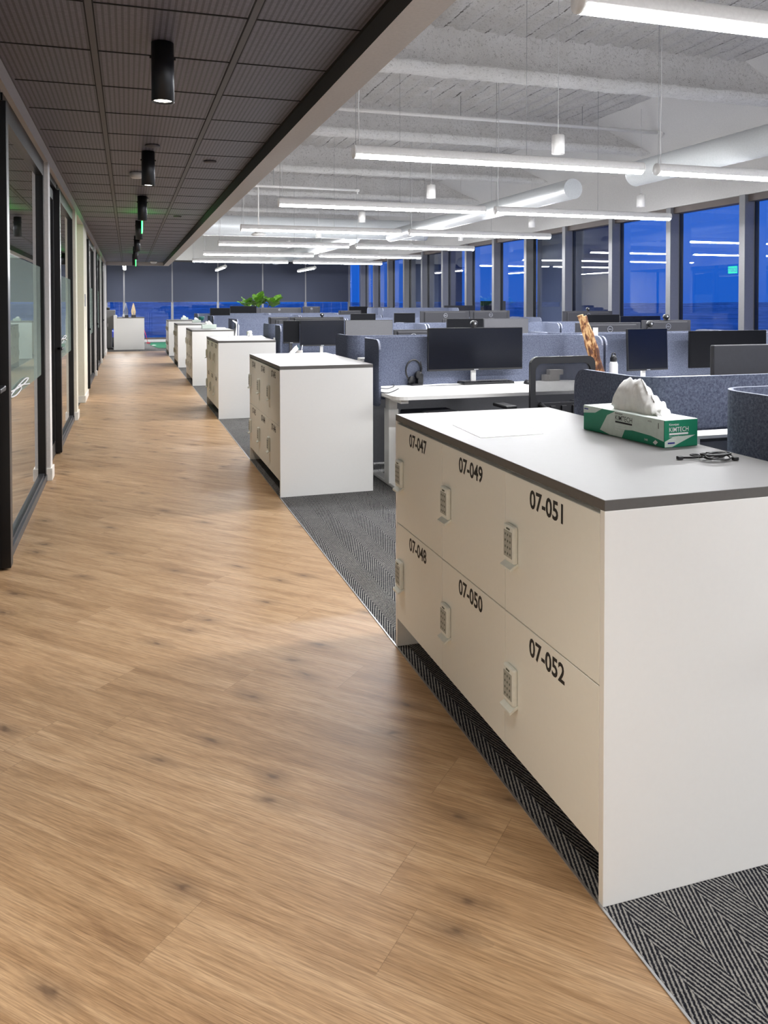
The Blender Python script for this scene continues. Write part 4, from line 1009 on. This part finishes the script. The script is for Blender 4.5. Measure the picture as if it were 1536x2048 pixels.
quadp(b, [(xf - 0.0006, hy - 0.006, hz - 0.010), (xf - 0.0006, hy - 0.030, hz - 0.010), (xf - 0.0006, hy - 0.030, hz - 0.014), (xf - 0.0006, hy - 0.006, hz - 0.014)], 2)
xl = -hx + 0.018
text_bm(b, 'Kimwipes', 0.010, (xl, yf, hz - 0.018), (1, 0, 0), (0, 0, 1), (0, -1, 0), 1, 0.01, 1.0, thick=0.0006)
text_bm(b, 'KIMTECH', 0.021, (xl, yf, hz - 0.038), (1, 0, 0), (0, 0, 1), (0, -1, 0), 1, 0.002, 0.90, thick=0.0006)
quadp(b, [(xl, yf - 0.0006, hz - 0.042), (xl + 0.076, yf - 0.0006, hz - 0.042), (xl + 0.076, yf - 0.0006, hz - 0.048), (xl, yf - 0.0006, hz - 0.048)], 1)
for r, s in enumerate(('Delicate Task Wipers', 'Limpiadores')): text_bm(b, s, 0.0056, (xl, yf, hz - 0.055 - r * 0.008), (1, 0, 0), (0, 0, 1), (0, -1, 0), 1, 0.0, 1.0, thick=0.0006)
quadp(b, [(-hx + 0.012, yf - 0.0008, 0.012), (-hx + 0.040, yf - 0.0008, 0.012), (-hx + 0.040, yf - 0.0008, 0.017), (-hx + 0.012, yf - 0.0008, 0.017)], 2)
obj('lettering', b, ['ink', 'paper', 'navy'], t)
tissue(t, 0.235, 0.062, 0.112, hz - 0.004, -0.025, 2.0)
PP = [(905, 850), (1022, 846), (1086, 868), (962, 876)]
pts = [on(x, y, LH) for x, y in PP]
flat('paper_sheet', 'white printed sheet lying on the nearest locker block', 'paper', [p[:2] for p in pts], LH, 'paper', 0.0012, 'papers on the lockers')
PP = [(1022, 847), (1046, 850), (1086, 867), (1060, 862)]
flat('paper_sheet', 'second white sheet slipped askew under the nearest printed one', 'paper', [on(x, y, LH + 0.0014)[:2] for x, y in PP], LH + 0.0013, 'paper', 0.001, 'papers on the lockers')
# black charging cable
random.seed(11); c = on(1425, 920, LH)
t = thing('bundled_cable', 'black charging cable tied in a bundle on the nearest locker block', 'cable', (c.x, c.y, LH + 0.004))
b = B(); pts = []
ax = Vector((RIGHT.x, RIGHT.y, 0)).normalized(); ay = Vector((-ax.y, ax.x, 0))
for k in range(150):
    u = k / 149 * 2 * PI * 6.3; r1 = 0.044 + 0.012 * math.sin(u * 0.37)
    pts.append(ax * (0.010 + r1 * math.cos(u) + 0.008 * math.sin(u * 0.61)) + ay * ((0.021 + 0.010 * math.sin(u * 0.23)) * math.sin(u + 0.5) + 0.010 * math.sin(u * 0.31)) + Vector((0, 0, 0.002 + 0.013 * abs(math.sin(u * 0.43)))))
tube(b, pts, 0.0021, 7)
ring = [ax * (-0.040 + 0.013 * math.cos(a)) + ay * (0.028 + 0.014 * math.sin(a)) + Vector((0, 0, 0.005)) for a in [2 * PI * k / 16 for k in range(17)]]
tube(b, ring, 0.0026, 7); tube(b, [ax * -0.02 + Vector((0, 0, 0.006)), ax * -0.05 + ay * 0.006 + Vector((0, 0, 0.002)), ax * -0.088 + ay * 0.004 + Vector((0, 0, 0.002))], 0.0030, 8)
obj('lead', b, 'black', t)
for u, v in ((-0.094, 0.004), (0.062, -0.010), (0.040, 0.040)):
    p = ax * u + ay * v; b = B(); bx(b, p.x - 0.009, p.x + 0.009, p.y - 0.006, p.y + 0.006, -0.003, 0.007, 0, 0.002); obj('plug', b, 'black', t)
# small boxes farther along
def small_box(i, px, py, L, W, H, lab, ty=0.0, long_x=True, tis=True):
    q = on(px, py, LH); t = thing('tissue_box', lab, 'tissue box', (q.x, q.y, LH), PI / 2 if long_x else 0, 'tissue boxes on the lockers')
    b = B(); bx(b, -W / 2, W / 2, -L / 2, L / 2, 0, H, 0, 0.002); obj('carton', b, 'boxpale', t)
    if tis: tissue(t, L * 0.55, W * 0.5, H * 0.9, H - 0.003, ty, i * 1.7)
small_box(4, 418, 657, 0.26, 0.12, 0.075, 'long pale tissue box on the fourth locker block')
small_box(5, 393, 645, 0.20, 0.12, 0.06, 'small tissue box with a tall tissue on the fifth locker block')
small_box(6, 369, 639, 0.20, 0.12, 0.06, 'small tissue box with a tissue on the last locker block')
q = on(499, 671, LH); t = thing('crumpled_tissue', 'crumpled white tissue at the back of the third locker block', 'tissue', (q.x, q.y, LH)); tissue(t, 0.13, 0.06, 0.075, 0.0, 0, 4.0)
flat('paper_sheet', 'white paper pad with a dark edge on the third locker block', 'paper', [on(x, y, LH)[:2] for x, y in ((456, 676), (495, 674), (497, 672.5), (460, 673.5))], LH, 'paper', 0.006, 'papers on the lockers')
flat('paper_sheet', 'loose white sheets at the right of the third locker block', 'paper', [on(x, y, LH)[:2] for x, y in ((497, 678), (532, 676), (524, 671), (499, 672))], LH, 'paper', 0.003, 'papers on the lockers')
flat('paper_sheet', 'white sheet right of the tissue box on the fourth locker block', 'paper', [on(x, y, LH)[:2] for x, y in ((432, 658), (452, 657.5), (450, 655), (432, 655))], LH, 'paper', 0.003, 'papers on the lockers')
flat('paper_sheet', 'faint white sheet on the second locker block', 'paper', [on(x, y, LH)[:2] for x, y in ((557, 716), (604, 714), (598, 710.5), (560, 712))], LH, 'paper', 0.0012, 'papers on the lockers')
q = on(400, 642, LH); b = B(); lathe(b, [(0.0, 0.0), (0.05, 0.0), (0.085, 0.09), (0.08, 0.115), (0.07, 0.11), (0.05, 0.02), (0.0, 0.02)], seg=20); tag(obj('bowl', b, 'teal', None, (q.x + 0.06, q.y + 0.3, LH)), 'dark teal bowl beside the tissues on the fifth locker block', 'bowl')

# ------------------------------------------------------------------ far end
t = thing('console_cabinet', 'white cabinet with a dark top at the end of the corridor', 'cabinet', (-0.32, 25.95, 0))
b = B(); bx(b, 0, 0.80, 0, 0.55, 0, 0.97, 0, 0.003); bx(b, -0.10, 0.0, 0, 0.55, 0, 1.06, 0, 0.003); obj('carcass', b, 'white', t)
b = B(); bx(b, 0, 0.80, 0, 0.55, 0.97, 1.0, 0, 0.002); obj('worktop', b, 'edge', t)
for px, h, mt, lab in ((252, 0.44, 'chrome', 'tall chrome sail trophy on the corridor-end cabinet, left one'), (267, 0.44, 'gold', 'tall warm metal sail trophy on the corridor-end cabinet, right one')):
    q = at(px, 630, Y=26.2); t = thing('trophy', lab, 'trophy', (q.x, 26.2, 1.0), 0.3, 'trophies on the cabinet')
    b = B(); bx(b, -0.06, 0.06, -0.05, 0.05, 0, 0.07, 0, 0.004); obj('plinth', b, 'black', t)
    for s, r_ in ((-1, 0.0), (1, 0.5)):
        b = B(); prism(b, [(s * 0.05, 0.07), (s * 0.075, 0.16), (s * 0.045, 0.30), (s * 0.005, h), (s * 0.002, 0.25), (s * 0.01, 0.07)], -0.008, 0.008)
        for v in b.verts: v.co = Vector((v.co.x, v.co.z, v.co.y))
        obj('sail', b, mt, t)
q = at(243, 632, Y=26.15); b = B(); lathe(b, [(0.0, 0.0), (0.035, 0.0), (0.035, 0.05), (0.015, 0.10), (0.0, 0.10)], seg=16); tag(obj('white_dispenser', b, 'paper', None, (q.x + 0.06, 26.08, 1.002)), 'small white dispenser at the left of the corridor-end cabinet', 'dispenser')
t = thing('water_cooler', 'grey water dispenser against the wall at the corridor end', 'water dispenser', (-0.70, 26.56, 0))
b = B(); bx(b, 0, 0.32, 0, 0.40, 0.63, 1.22, 0, 0.012); obj('upper_body', b, 'greymat', t)
b = B(); bx(b, 0.03, 0.22, 0.06, 0.36, 0.03, 0.63, 0, 0.008); obj('lower_body', b, 'greymat', t)
b = B(); bx(b, 0.0, 0.26, 0.02, 0.40, 0.0, 0.03, 0, 0.006); obj('foot', b, 'black', t)
b = B(); bx(b, 0.085, 0.105, -0.012, 0.0, 0.70, 0.80, 0, 0.003); obj('handle', b, 'silver', t)
b = B(); bx(b, 0.305, 0.325, 0.02, 0.38, 0.66, 1.20, 0, 0.002); obj('side_strip', b, 'silver', t)
b = B(); bx(b, -0.0, 0.14, 0.05, 0.3, 0, 0.08, 0, 0.02); tag(obj('dark_bag', b, 'black', None, (-0.68, 26.66, 1.22)), 'black folded bag on top of the grey water dispenser', 'bag')
t = thing('waste_bin', 'dark bin with a blue bag between the dispenser and the white cabinet', 'bin', (-0.50, 27.25, 0))
b = B(); lathe(b, [(0.0, 0.0), (0.12, 0.0), (0.14, 0.34), (0.13, 0.34), (0.11, 0.02), (0.0, 0.02)], seg=18); obj('bucket', b, 'black', t)
b = B(); lathe(b, [(0.13, 0.30), (0.145, 0.36), (0.10, 0.50), (0.05, 0.56), (0.0, 0.55)], seg=14); obj('bag', b, 'blue', t)
flat('putting_mat', 'green putting mat on the carpet before the far window', 'golf mat', [on(x, y, 0)[:2] for x, y in ((300, 690), (316, 696.5), (345, 697), (345, 684), (300, 686))], 0.0, 'greencloth', 0.012)
q = on(296, 687.5, 0); t = thing('golf_putter', 'red putter leaning beside the green mat', 'golf club', (q.x, q.y, 0.012))
b = B(); tube(b, [(0.0, 0, 0.02), (-0.16, 0.15, 0.62)], 0.008, 8); obj('shaft', b, 'red', t)
b = B(); tube(b, [(-0.16, 0.15, 0.62), (-0.22, 0.206, 0.86)], 0.013, 8); obj('grip', b, 'black', t)
b = B(); bx(b, -0.05, 0.08, -0.02, 0.02, 0, 0.03, 0, 0.005); obj('head', b, 'red', t)
q = on(308, 691, 0.012); b = B(); lathe(b, [(0.0, 0.0), (0.07, 0.0), (0.075, 0.01), (0.0, 0.02)], seg=20); tag(obj('putting_cup', b, 'paper', None, (q.x, q.y, 0.012)), 'white round putting cup at the edge of the green mat', 'golf cup')
# fiddle-leaf plant
random.seed(3)
t = thing('fiddle_leaf_fig', 'broad-leaved fig plant rising above the desks before the far blinds', 'plant', (4.42, 28.0, 0))
b = B(); lathe(b, [(0.0, 0.0), (0.17, 0.0), (0.22, 0.45), (0.20, 0.45), (0.19, 0.40), (0.0, 0.40)], seg=24); obj('pot', b, 'pot', t)
b = B(); tube(b, [(0, 0, 0.38), (0.0, 0, 0.9), (-0.08, 0, 1.4)], 0.018, 8); tube(b, [(0, 0, 0.8), (0.18, 0.0, 1.15), (0.34, 0, 1.45)], 0.013, 8); obj('stem', b, 'stem', t)
def leaf_bm(L, W):
    b = B(); rows = []
    for i in range(9):
        u = i / 8; wv = W * (math.sin(PI * min(1, u * 0.95 + 0.04)) ** 0.7) * (0.65 + 0.5 * u); bend = -0.25 * L * u * u
        rows.append([b.verts.new((s * wv * 0.5, u * L, bend + abs(s) * 0.06 * W - 0.01 * math.sin(u * 16) * abs(s))) for s in (-1, -0.5, 0, 0.5, 1)])
    for r0, r1 in zip(rows, rows[1:]):
        for k in range(4):
            f = b.faces.new((r0[k], r0[k + 1], r1[k + 1], r1[k])); f.smooth = True
    return b
lf = None
for cx, cz, n, R_ in ((-0.10, 1.38, 18, 0.30), (-0.42, 1.36, 11, 0.22), (0.38, 1.40, 12, 0.22)):
    for k in range(n):
        az = 2.4 * k + random.uniform(-0.3, 0.3); el = random.uniform(0.35, 1.3); L = random.uniform(0.32, 0.46)
        if lf is None: lf = obj('leaf', leaf_bm(0.32, 0.24), 'leaf', t); o = lf
        else:
            o = lf.copy(); COL.objects.link(o); o.parent = t
        o.location = (cx + 0.06 * math.cos(az), 0.06 * math.sin(az), cz + random.uniform(-0.12, 0.10)); o.rotation_euler = (el, random.uniform(-0.4, 0.4), az - PI / 2); s = L / 0.32; o.scale = (s, s, s)

# ------------------------------------------------------------------ on the left wall
a, c = at(167.0, 674, X=XL), at(168.6, 660, X=XL)
b = B(); bx(b, XL, XL + 0.008, 12.56, 12.64, 1.05, 1.17, 0, 0.002); bx(b, XL + 0.008, XL + 0.014, 12.585, 12.615, 1.09, 1.13, 0, 0.001); tag(obj('light_switch', b, 'base'), 'white light switch on the cream wall corner of the corridor', 'switch')
b = B(); bx(b, XL, XL + 0.006, 12.50, 12.66, 1.38, 1.56, 0, 0.001); tag(obj('room_plate', b, 'mull'), 'grey blue name plate on the cream wall corner above the switch', 'plate')
b = B(); bx(b, -0.651, -0.650, 4.80, 4.98, 1.20, 1.46); tag(obj('notice_paper', b, 'paper'), 'white notice taped to the nearest corridor glass', 'notice')
for y, z, lab in ((5.35, 0.90, 'white cord looped against the nearest corridor glass'), (8.9, 1.05, 'white cord looped against the second corridor glass')):
    pts = [(-0.648, y + 0.62 * u, z + v * 0.45) for u, v in ((-0.9, 0.05), (-0.3, 0.02), (0.4, 0.0), (0.9, 0.03), (0.6, 0.06), (0.0, 0.03), (-0.5, -0.03), (-0.1, -0.07), (0.3, -0.03), (0.1, 0.03), (0.8, -0.04), (1.0, -0.06))]
    curve_thing('looped_cable', lab, 'cord', pts, 0.005, 'cord', 'white cords on the glass')
